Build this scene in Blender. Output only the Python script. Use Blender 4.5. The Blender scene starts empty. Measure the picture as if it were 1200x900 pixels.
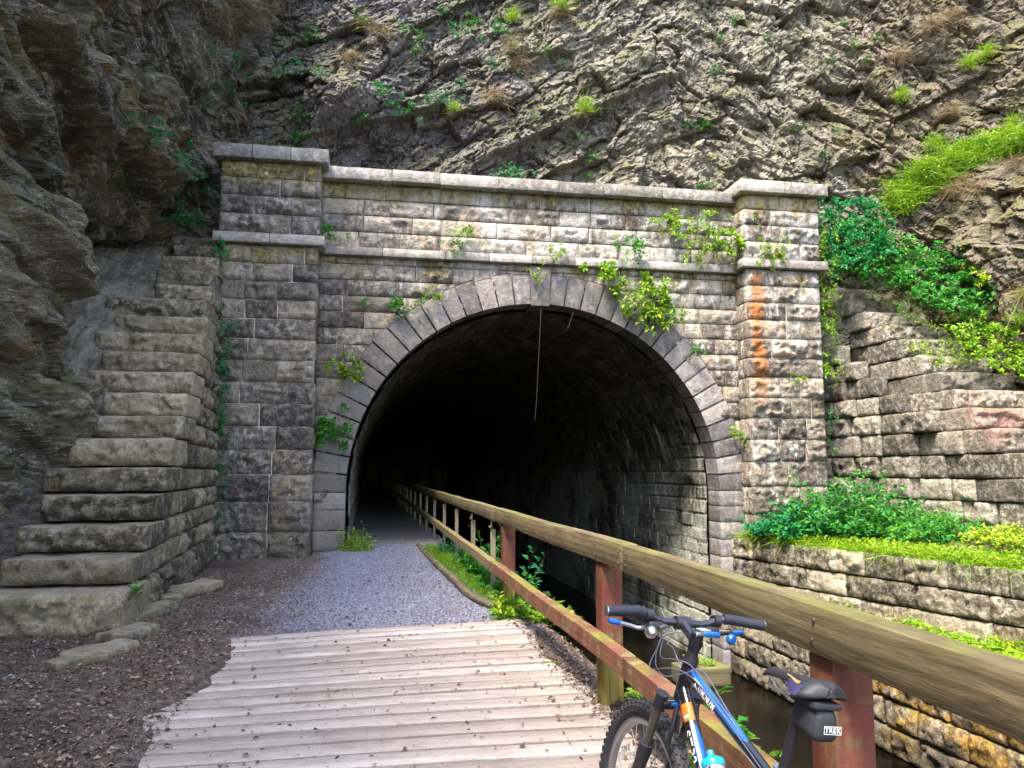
import bpy, math, random
import numpy as np
from math import radians, sin, cos, pi
from mathutils import Matrix, Vector

rng = np.random.default_rng(7)
random.seed(7)
SC = bpy.context.scene
COL = SC.collection

# ------------------------------------------------------------------ camera model (also used for measuring)
YAW, PITCH, FPX, EYE = radians(10.3), radians(6.24), 933.0, 1.5
CF = np.array([sin(YAW)*cos(PITCH), cos(YAW)*cos(PITCH), sin(PITCH)])
CR = np.array([cos(YAW), -sin(YAW), 0.0])
CU = np.cross(CR, CF)
CO = np.array([0, 0, EYE])

def at(px, py, X=None, Y=None, Z=None):
    d = CF + CR*(px-600)/FPX - CU*(py-450)/FPX
    if X is not None: t = X/d[0]
    elif Y is not None: t = Y/d[1]
    else: t = (Z-EYE)/d[2]
    return CO + d*t

def proj(P):
    v = np.asarray(P) - CO
    w = v@CF
    return 600+FPX*(v@CR)/w, 450-FPX*(v@CU)/w, w

# ------------------------------------------------------------------ noise
def _h(ix, iy, iz, s):
    h = (ix.astype(np.int64)*374761393 + iy.astype(np.int64)*668265263 + iz.astype(np.int64)*2147483647 + s*974634777) & 0xffffffff
    h = ((h ^ (h >> 13))*1274126177) & 0xffffffff
    h = ((h ^ (h >> 16))*2246822519) & 0xffffffff
    h = h ^ (h >> 15)
    return (h & 0xffffff)/float(0x1000000)

def vn(P, s=0):
    P = np.asarray(P, float)
    i = np.floor(P).astype(np.int64); f = P-i; f = f*f*(3-2*f)
    x, y, z = i[..., 0], i[..., 1], i[..., 2]
    a, b, c = f[..., 0], f[..., 1], f[..., 2]
    r = 0
    for dx in (0, 1):
        for dy in (0, 1):
            for dz in (0, 1):
                w = (a if dx else 1-a)*(b if dy else 1-b)*(c if dz else 1-c)
                r = r + w*_h(x+dx, y+dy, z+dz, s)
    return r*2-1

def fbm(P, s=0, o=4, g=.5):
    r = 0; a = 1.0; t = 0; P = np.asarray(P, float)
    for k in range(o):
        r = r + a*vn(P*(2.03**k)+k*17.3, s+k); t += a; a *= g
    return r/t

def facet(u, v, s=0, jit=.9):
    """2-D cells: returns tilted-plane value in -1..1, cell hash, distance to the border"""
    iu = np.floor(u).astype(np.int64); iv = np.floor(v).astype(np.int64); z = iu*0
    b1 = np.full(u.shape, 9.0); b2 = b1.copy()
    cu = u*0; cv = u*0; ci = z.copy(); cj = z.copy()
    for a in (-1, 0, 1):
        for b in (-1, 0, 1):
            pu = iu+a+.5+jit*(_h(iu+a, iv+b, z, s)-.5); pv = iv+b+.5+jit*(_h(iu+a, iv+b, z+1, s)-.5)
            d = (pu-u)**2+(pv-v)**2
            m = d < b1
            b2 = np.where(m, b1, np.minimum(b2, d)); b1 = np.where(m, d, b1)
            cu = np.where(m, pu, cu); cv = np.where(m, pv, cv); ci = np.where(m, iu+a, ci); cj = np.where(m, iv+b, cj)
    h0 = _h(ci, cj, z+2, s); tx = _h(ci, cj, z+3, s)-.5; ty = _h(ci, cj, z+4, s)-.5
    return (h0*2-1)*.6+(u-cu)*tx*2.2+(v-cv)*ty*2.2, h0, np.sqrt(b2)-np.sqrt(b1)

def sst(a, b, x):
    t = np.clip((x-a)/(b-a), 0, 1); return t*t*(3-2*t)

# ------------------------------------------------------------------ mesh accumulator
class Acc:
    def __init__(s): s.V = []; s.Q = []; s.T = []; s.n = 0; s.t = []; s.mq = []; s.mt = []; s.uv = []
    def add(s, V, Q=None, T=None, tint=.5, mat=0):
        V = np.asarray(V, float).reshape(-1, 3)
        if Q is not None and len(Q): Q = np.asarray(Q).reshape(-1, 4); s.Q.append(Q+s.n); s.mq.append(np.full(len(Q), mat))
        if T is not None and len(T): T = np.asarray(T).reshape(-1, 3); s.T.append(T+s.n); s.mt.append(np.full(len(T), mat))
        s.V.append(V); s.t.append(np.broadcast_to(np.asarray(tint, float).ravel(), (len(V),)) if np.size(tint) in (1, len(V)) else np.full(len(V), .5))
        s.n += len(V)
    def grid(s, P, tint=.5, mat=0, flip=False, wrap=False):
        nu, nv = P.shape[:2]
        I = np.arange(nu*nv).reshape(nu, nv)
        if wrap: I = np.concatenate([I, I[:, :1]], 1)
        q = np.stack([I[:-1, :-1], I[1:, :-1], I[1:, 1:], I[:-1, 1:]], -1).reshape(-1, 4)
        if flip: q = q[:, ::-1]
        s.add(P.reshape(-1, 3), q, tint=tint, mat=mat)
    def build(s, name, mats, parent=None, smooth=True, loc=None):
        V = np.concatenate(s.V)
        me = bpy.data.meshes.new(name)
        off = np.zeros(3)
        if loc is not None: off = np.array(loc, float); V = V-off
        pr_ = parent
        while pr_ is not None:                       # coordinates are given in the world, except for the bicycle's own frame
            if pr_.parent is None and pr_.name != 'bicycle': V = V-np.array(pr_.location)
            pr_ = pr_.parent
        Q = np.concatenate(s.Q) if s.Q else np.zeros((0, 4), int)
        T = np.concatenate(s.T) if s.T else np.zeros((0, 3), int)
        me.vertices.add(len(V)); me.vertices.foreach_set('co', V.ravel().astype(np.float32))
        loops = np.concatenate([Q.ravel(), T.ravel()])
        me.loops.add(len(loops)); me.loops.foreach_set('vertex_index', loops.astype(np.int32))
        starts = np.concatenate([np.arange(len(Q))*4, len(Q)*4+np.arange(len(T))*3])
        me.polygons.add(len(Q)+len(T)); me.polygons.foreach_set('loop_start', starts.astype(np.int32))
        mi = np.concatenate((s.mq+s.mt)) if (s.mq or s.mt) else np.zeros(0)
        me.polygons.foreach_set('material_index', mi.astype(np.int32))
        me.polygons.foreach_set('use_smooth', np.full(len(mi), smooth))
        me.update(calc_edges=True); me.validate()
        a = me.attributes.new('tint', 'FLOAT', 'POINT'); a.data.foreach_set('value', np.concatenate(s.t).astype(np.float32))
        for m in (mats if isinstance(mats, (list, tuple)) else [mats]): me.materials.append(m)
        o = bpy.data.objects.new(name, me); COL.objects.link(o)
        if parent: o.parent = parent
        if loc is not None: o.location = off
        return o

def tag(o, label=None, cat=None, group=None, kind=None):
    if label: o['label'] = label
    if cat: o['category'] = cat
    if group: o['group'] = group
    if kind: o['kind'] = kind
    return o

def empty(name, loc, label, cat, group=None, rot=(0, 0, 0)):
    o = bpy.data.objects.new(name, None); COL.objects.link(o); o.location = loc; o.rotation_euler = rot; o.empty_display_size = .2
    return tag(o, label, cat, group)

# rounded, rough stone (or plank) box
def sbox(acc, c, size, ax=None, res=.05, rad=.02, amp=.01, freq=6., push=0., faces='udlrfb', tint=None, mat=0, seed=None, margin=.035, post=None):
    """axes rows: u (width), v (height), n (towards the viewer = front f)"""
    ax = np.eye(3) if ax is None else np.asarray(ax, float)
    w, h, d = size; seed = int(rng.integers(1e6)) if seed is None else seed
    tint = rng.random() if tint is None else tint
    nu, nv, nd = max(2, int(w/res)+2), max(2, int(h/res)+2), max(2, int(d/res)+2)
    def lin(n, L):
        t = np.linspace(-.5, .5, n)*L
        return t
    U, V, N = lin(nu, w), lin(nv, h), lin(nd, d)
    for L, A in ((w, U), (h, V), (d, N)):          # keep an edge ring close to each edge so the rounding is crisp
        if len(A) > 3: A[1] = -L/2+min(rad*.7, L*.2); A[-2] = L/2-min(rad*.7, L*.2)
    r = min(rad, w*.45, h*.45, d*.45)
    inner = np.array([w/2-r, h/2-r, d/2-r])
    so = np.array([seed % 97, seed % 89, seed % 83])*1.37
    for f in faces:
        if f in 'fb':
            A, B = np.meshgrid(U, V, indexing='ij'); C = np.full(A.shape, d/2*(1 if f == 'f' else -1)); L = np.stack([A, B, C], -1)
        elif f in 'ud':
            A, B = np.meshgrid(U, N, indexing='ij'); C = np.full(A.shape, h/2*(1 if f == 'u' else -1)); L = np.stack([A, C, B], -1)
        else:
            A, B = np.meshgrid(V, N, indexing='ij'); C = np.full(A.shape, w/2*(1 if f == 'r' else -1)); L = np.stack([C, A, B], -1)
        q = np.clip(L, -inner, inner); dv = L-q; ln = np.linalg.norm(dv, axis=-1, keepdims=True)+1e-9
        dv = dv/ln
        P = q+dv*r
        nz = fbm((P+so)*freq, seed % 50, 3)[..., None]
        P = P+dv*nz*amp
        if push:
            m = sst(0, margin, w/2-np.abs(L[..., 0]))*sst(0, margin, h/2-np.abs(L[..., 1]))*sst(0, .02, L[..., 2]+d/2-.0)
            pu = P[..., 0]*3.2+so[0]; pv = P[..., 1]*5.+so[1]
            fc = facet(pu, pv, seed % 31)[0]
            f2 = facet(P[..., 0]*8.5+so[1], P[..., 1]*12.+so[2], seed % 29)[0]; n3_ = fbm((P+so)*16., seed % 37, 3)
            P[..., 2] += m*push*(.50+.60*fc+.34*f2+.30*nz[..., 0]+.22*n3_)*(L[..., 2] > -d*.25)
        if post is not None: P = post(P)
        W = np.asarray(c)+P@ax
        acc.grid(W, tint=tint, mat=mat, flip=f in 'bul')

# masonry on a plane
def masonry(acc, org, u, v, n, width, courses, blen=(.45, 1.0), gap=.018, depth=.14, push=.05, res=.05, keep=None, warp=None, rad=.012, amp=.006, mortar=True, z0=0., tintf=None, ends=None, faces='udlrf', uoff=0.):
    org = np.asarray(org, float); u = np.asarray(u, float); v = np.asarray(v, float); n = np.asarray(n, float)
    ax = np.array([u, v, n]); z = z0
    for ci, hh in enumerate(courses):
        x = -random.uniform(0, blen[0])*.6 if ends is None else 0.0
        first = True
        while x < width-1e-6:
            L = random.uniform(*blen)*(1 if hh < .45 else 1.1)
            a, b = max(x, 0), min(x+L, width)
            if width-b < blen[0]*.5: b = width
            x = b
            if b-a < .06: continue
            mx, mz = (a+b)/2, z+hh/2
            if keep and not keep(a, b, z, z+hh): continue
            c = org+u*mx+v*mz-n*(depth/2)
            post = None
            if warp:
                def post(P, mx=mx, mz=mz): return warp(P, mx, mz)
            sbox(acc, c, (b-a-gap, hh-gap, depth), ax, res, rad, amp, 7., push*random.uniform(.3, 1.3), faces, post=post,
                 tint=(tintf(mx, mz) if tintf else None))
        z += hh

def tube(acc, pts, rad, seg=12, mat=0, tint=.5, caps=True, closed=False):
    P = np.asarray(pts, float); n = len(P)
    R = np.broadcast_to(np.asarray(rad, float), (n,))
    T = np.gradient(P, axis=0) if not closed else (np.roll(P, -1, 0)-np.roll(P, 1, 0))
    T /= np.linalg.norm(T, axis=1, keepdims=True)+1e-12
    up = np.array([0, 0, 1.]) if abs(T[0][2]) < .9 else np.array([1., 0, 0])
    A = np.cross(T[0], up); A /= np.linalg.norm(A)
    th = np.linspace(0, 2*pi, seg, endpoint=False); out = []
    for i in range(n):
        A = A-T[i]*(A@T[i]); A /= np.linalg.norm(A); B = np.cross(T[i], A)
        out.append(P[i]+R[i]*(np.cos(th)[:, None]*A+np.sin(th)[:, None]*B))
    G = np.array(out)
    if closed: G = np.concatenate([G, G[:1]])
    acc.grid(G, tint=tint, mat=mat, wrap=True)
    if caps and not closed:
        for k, fl in ((0, 1), (n-1, 0)):
            V = np.concatenate([G[k], P[k:k+1]]); T3 = [(i, (i+1) % seg, seg) for i in range(seg)]
            acc.add(V, T=np.array(T3)[:, ::-1] if fl else T3, tint=tint, mat=mat)

def spline(pts, n=24):
    P = np.asarray(pts, float); m = len(P)
    t = np.linspace(0, m-1, n); i = np.clip(t.astype(int), 0, m-2); f = (t-i)[:, None]
    g = lambda k: P[np.clip(k, 0, m-1)]
    p0, p1, p2, p3 = g(i-1), g(i), g(i+1), g(i+2)
    return .5*((2*p1)+(-p0+p2)*f+(2*p0-5*p1+4*p2-p3)*f**2+(-p0+3*p1-3*p2+p3)*f**3)

# ------------------------------------------------------------------ materials
class NT:
    def __init__(s, name):
        s.m = bpy.data.materials.new(name); s.m.use_nodes = True; s.t = s.m.node_tree; s.t.nodes.clear()
        s.out = s.n('ShaderNodeOutputMaterial'); s.pos = s.n('ShaderNodeNewGeometry').outputs['Position']
        s.nrm = s.pos.node.outputs['Normal']
    def n(s, t, **k):
        x = s.t.nodes.new(t)
        for a, b in k.items(): setattr(x, a, b)
        return x
    def l(s, a, b): s.t.links.new(a, b)
    def _in(s, sock, v):
        if hasattr(v, 'links') or isinstance(v, bpy.types.NodeSocket): s.l(v, sock)
        else: sock.default_value = v
    def map(s, vec, scale=(1, 1, 1), rot=(0, 0, 0), loc=(0, 0, 0)):
        x = s.n('ShaderNodeMapping'); s.l(vec, x.inputs[0]); x.inputs['Scale'].default_value = scale; x.inputs['Rotation'].default_value = rot; x.inputs['Location'].default_value = loc
        return x.outputs[0]
    def noise(s, vec, scale, detail=4, rough=.55, dist=0.):
        x = s.n('ShaderNodeTexNoise'); s.l(vec, x.inputs['Vector']); x.inputs['Scale'].default_value = scale; x.inputs['Detail'].default_value = detail
        x.inputs['Roughness'].default_value = rough; x.inputs['Distortion'].default_value = dist
        return x.outputs['Fac']
    def vor(s, vec, scale, feat='F1', out='Distance'):
        x = s.n('ShaderNodeTexVoronoi', feature=feat); s.l(vec, x.inputs['Vector']); x.inputs['Scale'].default_value = scale
        return x.outputs[out]
    def ramp(s, fac, a, b, lo=0., hi=1.):
        x = s.n('ShaderNodeMapRange'); x.interpolation_type = 'SMOOTHSTEP'; s._in(x.inputs['Value'], fac)
        x.inputs['From Min'].default_value = a; x.inputs['From Max'].default_value = b; x.inputs['To Min'].default_value = lo; x.inputs['To Max'].default_value = hi
        return x.outputs[0]
    def mth(s, op, a, b=0.):
        x = s.n('ShaderNodeMath', operation=op); s._in(x.inputs[0], a); s._in(x.inputs[1], b); return x.outputs[0]
    def mul(s, a, b): return s.mth('MULTIPLY', a, b)
    def add(s, a, b): return s.mth('ADD', a, b)
    def mix(s, f, a, b, mode='MIX'):
        x = s.n('ShaderNodeMix', data_type='RGBA', blend_type=mode); s._in(x.inputs[0], f)
        for i, v in ((6, a), (7, b)):
            if isinstance(v, tuple): x.inputs[i].default_value = (*v, 1)[:4]
            else: s.l(v, x.inputs[i])
        return x.outputs[2]
    def xyz(s, vec):
        x = s.n('ShaderNodeSeparateXYZ'); s.l(vec, x.inputs[0]); return x.outputs
    def attr(s, nm='tint'):
        return s.n('ShaderNodeAttribute', attribute_name=nm).outputs['Fac']
    def bump(s, h, dist=.01, st=1., nrm=None):
        x = s.n('ShaderNodeBump'); s.l(h, x.inputs['Height']); x.inputs['Distance'].default_value = dist; x.inputs['Strength'].default_value = st
        if nrm: s.l(nrm, x.inputs['Normal'])
        return x.outputs[0]
    def bsdf(s, col, rough=.8, nrm=None, metal=0., spec=.35, coat=0.):
        x = s.n('ShaderNodeBsdfPrincipled')
        if isinstance(col, tuple): x.inputs['Base Color'].default_value = (*col, 1)[:4]
        else: s.l(col, x.inputs['Base Color'])
        s._in(x.inputs['Roughness'], rough); x.inputs['Metallic'].default_value = metal; x.inputs['Specular IOR Level'].default_value = spec
        x.inputs['Coat Weight'].default_value = coat
        if nrm: s.l(nrm, x.inputs['Normal'])
        s.l(x.outputs[0], s.out.inputs[0]); return x

def hexc(r, g, b): return (r, g, b)

def stone_mat(name, dark, mid, light, white=.5, speck=.5, moss=.3, ochre=.2, cool=.3, extra=None, bumpd=.02, rough=.85, hue=None, whitecol=(.62, .61, .60)):
    k = NT(name); p = k.pos; t = k.attr()
    n1 = k.noise(p, 1.1, 5, .6, .3); n2 = k.noise(p, 9, 8, .68); n3 = k.noise(p, 46, 6, .72)
    base = k.mix(k.ramp(k.add(k.mul(n1, .5), k.mul(t, .5)), .28, .72), dark, mid)
    base = k.mix(k.ramp(n2, .44, .64, 0, .85), base, light)
    base = k.mix(k.ramp(k.noise(k.map(p, loc=(3, 9, 9)), 3.1, 8, .7), .50, .66, 0, .55), base, (dark[0]*.6, dark[1]*.58, dark[2]*.58))
    # cool purple/blue-grey stones and warm ones
    base = k.mix(k.mul(k.ramp(k.noise(k.map(p, (1, 1, 1), loc=(9, 3, 1)), 2.6, 4), .48, .68), cool), base, (dark[0]*1.3+.03, dark[1]*1.3+.03, dark[2]*1.5+.055))
    oc = k.mul(k.ramp(k.noise(k.map(p, (1.2, 1.2, .5), loc=(5, 5, 5)), 1.7, 6, .65), .55, .75), ochre)
    base = k.mix(oc, base, (mid[0]*1.15+.04, mid[1]*.85+.01, mid[2]*.35))
    dk = k.mul(k.ramp(k.noise(k.map(p, (1, 1, 1), loc=(2, 7, 4)), 5.2, 8, .75), .56, .68), .72)
    base = k.mix(dk, base, (dark[0]*.42, dark[1]*.42, dark[2]*.42))
    # efflorescence: vertical pale streaks and crusts
    ws = k.noise(k.map(p, (2.4, 2.4, .75)), 1.5, 8, .72, .4)
    wm = k.mul(k.ramp(ws, .53, .68), k.ramp(n3, .36, .6))
    wm = k.mul(wm, white)
    sp = k.mul(k.mul(k.ramp(k.vor(p, 34, 'F1'), .30, .16), k.ramp(k.noise(p, 3.3, 4), .48, .62)), speck)
    tv = k.n('ShaderNodeCombineColor'); tm = k.ramp(k.mth('FRACT', k.mul(t, 7.31)), .05, .95, .62, 1.28)
    for q_ in range(3): k.l(tm, tv.inputs[q_])
    base = k.mix(1., base, tv.outputs[0], 'MULTIPLY')
    if extra: base, wm = extra(k, base, wm, p, t, n1, n2, n3)
    base = k.mix(wm, base, whitecol)
    base = k.mix(sp, base, (.60, .61, .58))
    nz = k.xyz(k.nrm)[2]
    ms = k.mul(k.mul(k.ramp(k.noise(k.map(p, loc=(1, 2, 3)), 2.2, 8, .7), .46, .66), k.ramp(k.add(nz, k.mul(k.add(n3, -.5), .8)), -.05, .75)), moss)
    base = k.mix(ms, base, k.mix(k.ramp(n3, .35, .65), (.035, .055, .012), (.12, .15, .025)))
    base = k.mix(k.ramp(n3, .3, .7, .0, .38), base, (dark[0]*.5, dark[1]*.5, dark[2]*.5))
    h = k.add(k.mul(n2, .75), k.mul(n3, .45)); h = k.add(h, k.mul(k.vor(p, 15, 'F1'), .35))
    k.bsdf(base, rough, k.bump(h, bumpd*2., 1.0), spec=.3)
    return k.m

def wood_mat(name, c1, c2, dark, axis=1, moss=0., mosscol=(.22, .26, .03), paint=None, painta=0., grain=1.0, splash=0., gs=1., dirt=0., zmoss=0):
    k = NT(name); p = k.pos; t = k.attr()
    sc = [26, 26, 26]; sc[axis] = 2.6
    off = k.n('ShaderNodeCombineXYZ'); k.l(k.mul(t, 37.), off.inputs[2 if axis != 2 else 0]); k.l(k.mul(t, 11.), off.inputs[axis])
    vv = k.n('ShaderNodeVectorMath', operation='ADD'); k.l(p, vv.inputs[0]); k.l(off.outputs[0], vv.inputs[1]); pv = vv.outputs[0]
    g = k.noise(k.map(pv, tuple(sc)), 1., 6, .6, .8)
    sc2 = [95, 95, 95]; sc2[axis] = 9.
    g2 = k.noise(k.map(pv, tuple(sc2)), 1., 3, .6)
    b = k.noise(pv, 2.2, 5, .6)
    col = k.mix(k.ramp(k.add(k.mul(b, .6), k.mul(t, .4)), .3, .7), c1, c2)
    sc3 = [8, 8, 8]; sc3[axis] = .8
    w = k.n('ShaderNodeTexWave', wave_type='RINGS', rings_direction='XYZ'[axis]); k.l(k.map(pv, tuple(x*.22 for x in sc3), loc=(.3, .6, 1.2)), w.inputs[0]); w.inputs['Scale'].default_value = 4.2*grain
    w.inputs['Distortion'].default_value = 5.5; w.inputs['Detail'].default_value = 3; w.inputs['Detail Scale'].default_value = 1.2
    col = k.mix(k.ramp(w.outputs['Fac'], .35, .95, 0, .45*gs), col, dark)
    col = k.mix(k.ramp(g, .5, .72, 0, .7*gs), col, dark)
    col = k.mix(k.ramp(g2, .5, .7, 0, .3), col, dark)
    if paint:
        pm = k.mul(k.mul(k.ramp(k.noise(pv, 7, 8, .7), .36, .52), painta), k.ramp(k.xyz(p)[1], 9.5, 8.9, 0., 1.))
        pc = k.mix(k.ramp(k.noise(pv, 3, 5), .35, .65), paint, tuple(x*.62 for x in paint))
        col = k.mix(pm, col, pc)
    if moss:
        nz = k.xyz(k.nrm)[2]
        mm = k.mul(k.ramp(k.noise(k.map(p, loc=(3, 1, 8)), 2.1, 7, .68), .40, .62), k.ramp(nz, -.1, .9, moss*.12, moss))
        col = k.mix(mm, col, k.mix(k.ramp(g, .35, .65), mosscol, (mosscol[0]*.6, mosscol[1]*.62, mosscol[2])))
    if zmoss: col = k.mix(k.mul(k.ramp(k.add(k.xyz(p)[2], k.mul(k.add(b, -.5), .5)), .42, .30), k.ramp(k.noise(p, 6, 6, .7), .3, .5, .5, .95)), col, k.mix(k.ramp(g, .4, .6), (.20, .15, .035), (.10, .09, .02)))
    if splash:
        sm = k.mul(k.ramp(k.noise(pv, 30, 5, .7), .54, .64), splash); col = k.mix(sm, col, (.55, .53, .46))
    if dirt:
        col = k.mix(k.mul(k.ramp(k.noise(p, 3.4, 8, .8), .48, .66), dirt*.6), col, (.22, .165, .135)); col = k.mix(k.ramp(k.mth('FRACT', k.mul(t, 5.7)), .0, 1., 0, .35), col, (.25, .2, .18)); col = k.mix(k.mul(k.ramp(k.noise(p, 45, 5, .75), .58, .66), dirt), col, (.10, .07, .055))
    h = k.add(k.mul(g, .7), k.mul(g2, .3))
    k.bsdf(col, .82, k.bump(h, .006*gs, .9), spec=.25)
    return k.m

def plain(name, col, rough=.5, metal=0., spec=.5, coat=0., nscale=60, var=.25, bmp=.0006):
    k = NT(name); tc = k.n('ShaderNodeTexCoord').outputs['Object']; n = k.noise(tc, nscale, 5, .6); n0 = k.noise(tc, 6, 4)
    c = k.mix(k.ramp(n, .3, .7, 0, var), col, tuple(x*.45 for x in col)); c = k.mix(k.ramp(n0, .55, .75, 0, .25), c, (.12, .10, .08))
    k.bsdf(c, k.ramp(n0, .3, .7, rough*.85, min(1, rough*1.3)), k.bump(n, bmp, .6), metal, spec, coat); return k.m

def leaf_mat(name, a, b, c, trans=.45, rough=.45):
    k = NT(name); t = k.attr(); x = k.mix(k.ramp(t, 0., .5), a, b); x = k.mix(k.ramp(t, .55, 1.), x, c)
    x = k.mix(k.ramp(k.noise(k.pos, 30, 3), .4, .7, 0, .3), x, tuple(q*.5 for q in a))
    pr = k.bsdf(x, rough, spec=.3)
    tr = k.n('ShaderNodeBsdfTranslucent'); k.l(k.mix(.5, x, k.mix(1., x, (.9, 1., .35), 'MULTIPLY')), tr.inputs[0])
    ms = k.n('ShaderNodeMixShader'); ms.inputs[0].default_value = trans; k.l(pr.outputs[0], ms.inputs[1]); k.l(tr.outputs[0], ms.inputs[2]); k.l(ms.outputs[0], k.out.inputs[0])
    return k.m

# --- rock of the cliffs: colour changes along the cut (dark brown left, purple grey centre, tan right)
def cliff_mat():
    k = NT('cliff_rock'); p = k.pos; t = k.attr(); X = k.xyz(p)[0]; Zc = k.xyz(p)[2]
    n1 = k.noise(p, .7, 6, .62, .4); n2 = k.noise(p, 6, 8, .7); n3 = k.noise(p, 38, 6, .75)
    ss = k.noise(k.map(k.map(p, rot=(radians(26), radians(6), 0)), (2, 1.3, 8)), 1.8, 8, .72, .7)
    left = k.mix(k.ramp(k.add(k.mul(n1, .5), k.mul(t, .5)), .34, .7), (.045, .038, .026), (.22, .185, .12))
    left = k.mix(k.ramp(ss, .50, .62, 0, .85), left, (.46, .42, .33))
    left = k.mix(k.mul(k.ramp(k.noise(k.map(p, loc=(4, 4, 2)), .85, 6, .6), .54, .66), .7), left, (.26, .15, .035))
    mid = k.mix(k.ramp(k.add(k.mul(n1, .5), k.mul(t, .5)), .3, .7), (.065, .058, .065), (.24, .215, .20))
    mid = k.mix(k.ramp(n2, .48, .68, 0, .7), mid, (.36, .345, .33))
    mid = k.mix(k.mul(k.ramp(k.noise(k.map(p, loc=(8, 1, 2)), .9, 5, .6), .48, .60), .65), mid, (.12, .115, .15))
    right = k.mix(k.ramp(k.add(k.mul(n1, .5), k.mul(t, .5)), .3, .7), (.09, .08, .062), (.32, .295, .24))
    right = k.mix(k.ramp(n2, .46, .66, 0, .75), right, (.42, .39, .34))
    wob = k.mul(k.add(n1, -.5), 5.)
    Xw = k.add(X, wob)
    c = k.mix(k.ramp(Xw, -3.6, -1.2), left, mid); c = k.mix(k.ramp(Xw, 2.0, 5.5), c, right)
    far = k.mix(k.ramp(k.add(n2, k.mul(k.add(t, -.5), .4)), .3, .65), (.085, .07, .055), (.24, .195, .155))
    far = k.mix(k.mul(k.ramp(k.noise(k.map(p, loc=(0, 3, 6)), 1.1, 7, .7), .48, .66), .6), far, (.20, .17, .03))
    c = k.mix(k.ramp(Xw, 10.8, 12.6), c, far)
    crk = k.ramp(k.noise(k.map(p, (1, 1, 1), loc=(3, 3, 3)), 11, 8, .8), .56, .70, 0, .8)
    c = k.mix(crk, c, (.028, .025, .022))
    c = k.mix(k.mul(k.ramp(k.noise(k.map(p, (1, 1, .8)), 1.7, 8, .75), .58, .68), k.ramp(n3, .4, .58)), c, k.mix(k.ramp(X, -3.5, -1.), (.24, .23, .2), (.5, .5, .52)))     # lichen crusts
    sp = k.mul(k.ramp(k.vor(p, 22, 'F1'), .28, .14), k.ramp(k.noise(p, 2.3, 4), .5, .6)); c = k.mix(k.mul(sp, .8), c, (.55, .55, .56))
    nz = k.xyz(k.nrm)[2]
    ms = k.mul(k.ramp(k.noise(k.map(p, loc=(1, 2, 3)), 1.3, 8, .72), .43, .58), k.ramp(k.add(nz, k.mul(k.add(n3, -.5), .8)), -.2, .45))
    c = k.mix(k.mul(ms, .9), c, k.mix(k.ramp(n3, .35, .65), (.05, .06, .012), (.20, .20, .03)))
    c = k.mix(k.ramp(n3, .32, .60, 0., .6), c, (.045, .04, .035))
    h = k.add(k.mul(n2, .7), k.mul(n3, .3)); h = k.add(h, k.mul(ss, .7)); h = k.add(h, k.mul(k.vor(k.map(p, (1, 1, 2.2), rot=(.3, .5, 0)), 8, 'F1'), .5))
    k.bsdf(c, .82, k.bump(h, .05, 1.), spec=.35)
    return k.m

M = {}
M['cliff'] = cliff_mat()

def portal_extra(k, base, wm, p, t, n1, n2, n3):
    X, Y, Z = k.xyz(p)
    # more lime on the upper right half; ochre iron stain below the copings; orange run down the right pilaster
    wob = k.mul(k.add(k.noise(k.map(p, (1, 1, .4)), 2.5, 5), -.5), 1.0)
    wm = k.mul(wm, k.ramp(k.add(X, wob), -2.0, 4.0, .5, 1.9))
    hi = k.mul(k.ramp(k.noise(k.map(p, (1.6, 1.6, .8), loc=(3, 0, 8)), 1.6, 7, .7), .42, .62), k.ramp(k.add(Z, wob), 4.2, 6.1))
    wm = k.add(wm, k.mul(k.mul(hi, k.ramp(X, -1., 3., .25, .8)), k.ramp(n3, .35, .55)))
    ba = k.mul(k.ramp(k.add(Z, k.mul(wob, .45)), 6.95, 7.35), k.ramp(n2, .3, .6, .4, 1.))
    bb = k.mul(k.mul(k.ramp(k.add(Z, k.mul(wob, .4)), 5.35, 5.72), k.ramp(Z, 5.84, 5.80)), k.ramp(k.noise(p, 1.3, 3), .4, .6, .1, .85))
    base = k.mix(k.mul(k.mth('MAXIMUM', ba, bb), .9), base, k.mix(k.ramp(n2, .38, .58), (.11, .09, .018), (.40, .31, .09)))
    wm = k.mul(wm, k.ramp(ba, .3, 1., 1., .35))
    stn = k.mul(k.ramp(k.noise(k.map(p, (3, 3, .4), loc=(2, 8, 1)), 1.7, 7, .7), .54, .66), .5); base = k.mix(stn, base, (.035, .032, .03)); wm = k.mul(wm, k.ramp(stn, .1, .6, 1., .4))
    wb2 = k.mul(k.add(k.noise(k.map(p, (1, 1, .7), loc=(9, 2, 5)), 7, 6, .75), -.5), .75); rx = k.ramp(k.mth('ABSOLUTE', k.add(k.add(X, k.mul(wob, .25)), k.add(wb2, -8.24))), .24, .0)
    ru = k.mul(k.mul(rx, k.ramp(Z, 2.6, 3.6)), k.mul(k.ramp(Z, 5.85, 5.75), k.ramp(Y, 15.9, 15.8))); ru = k.mul(ru, k.ramp(k.noise(k.map(p, (1, 1, .8), loc=(4, 0, 1)), 4.5, 6, .7), .34, .50, .65, 1.))
    base = k.mix(k.mul(ru, k.ramp(n2, .34, .52, .35, .95)), base, k.mix(k.ramp(n3, .4, .6), (.30, .075, .015), (.62, .25, .045)))
    wm = k.mul(wm, k.ramp(ru, .2, .8, 1., .1))
    wm = k.mth('MINIMUM', wm, .9)
    dn = k.mul(k.ramp(Z, .9, -.2), k.ramp(X, 4, 2)); base = k.mix(k.mul(dn, .35), base, (.06, .06, .045))
    return base, wm

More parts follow.
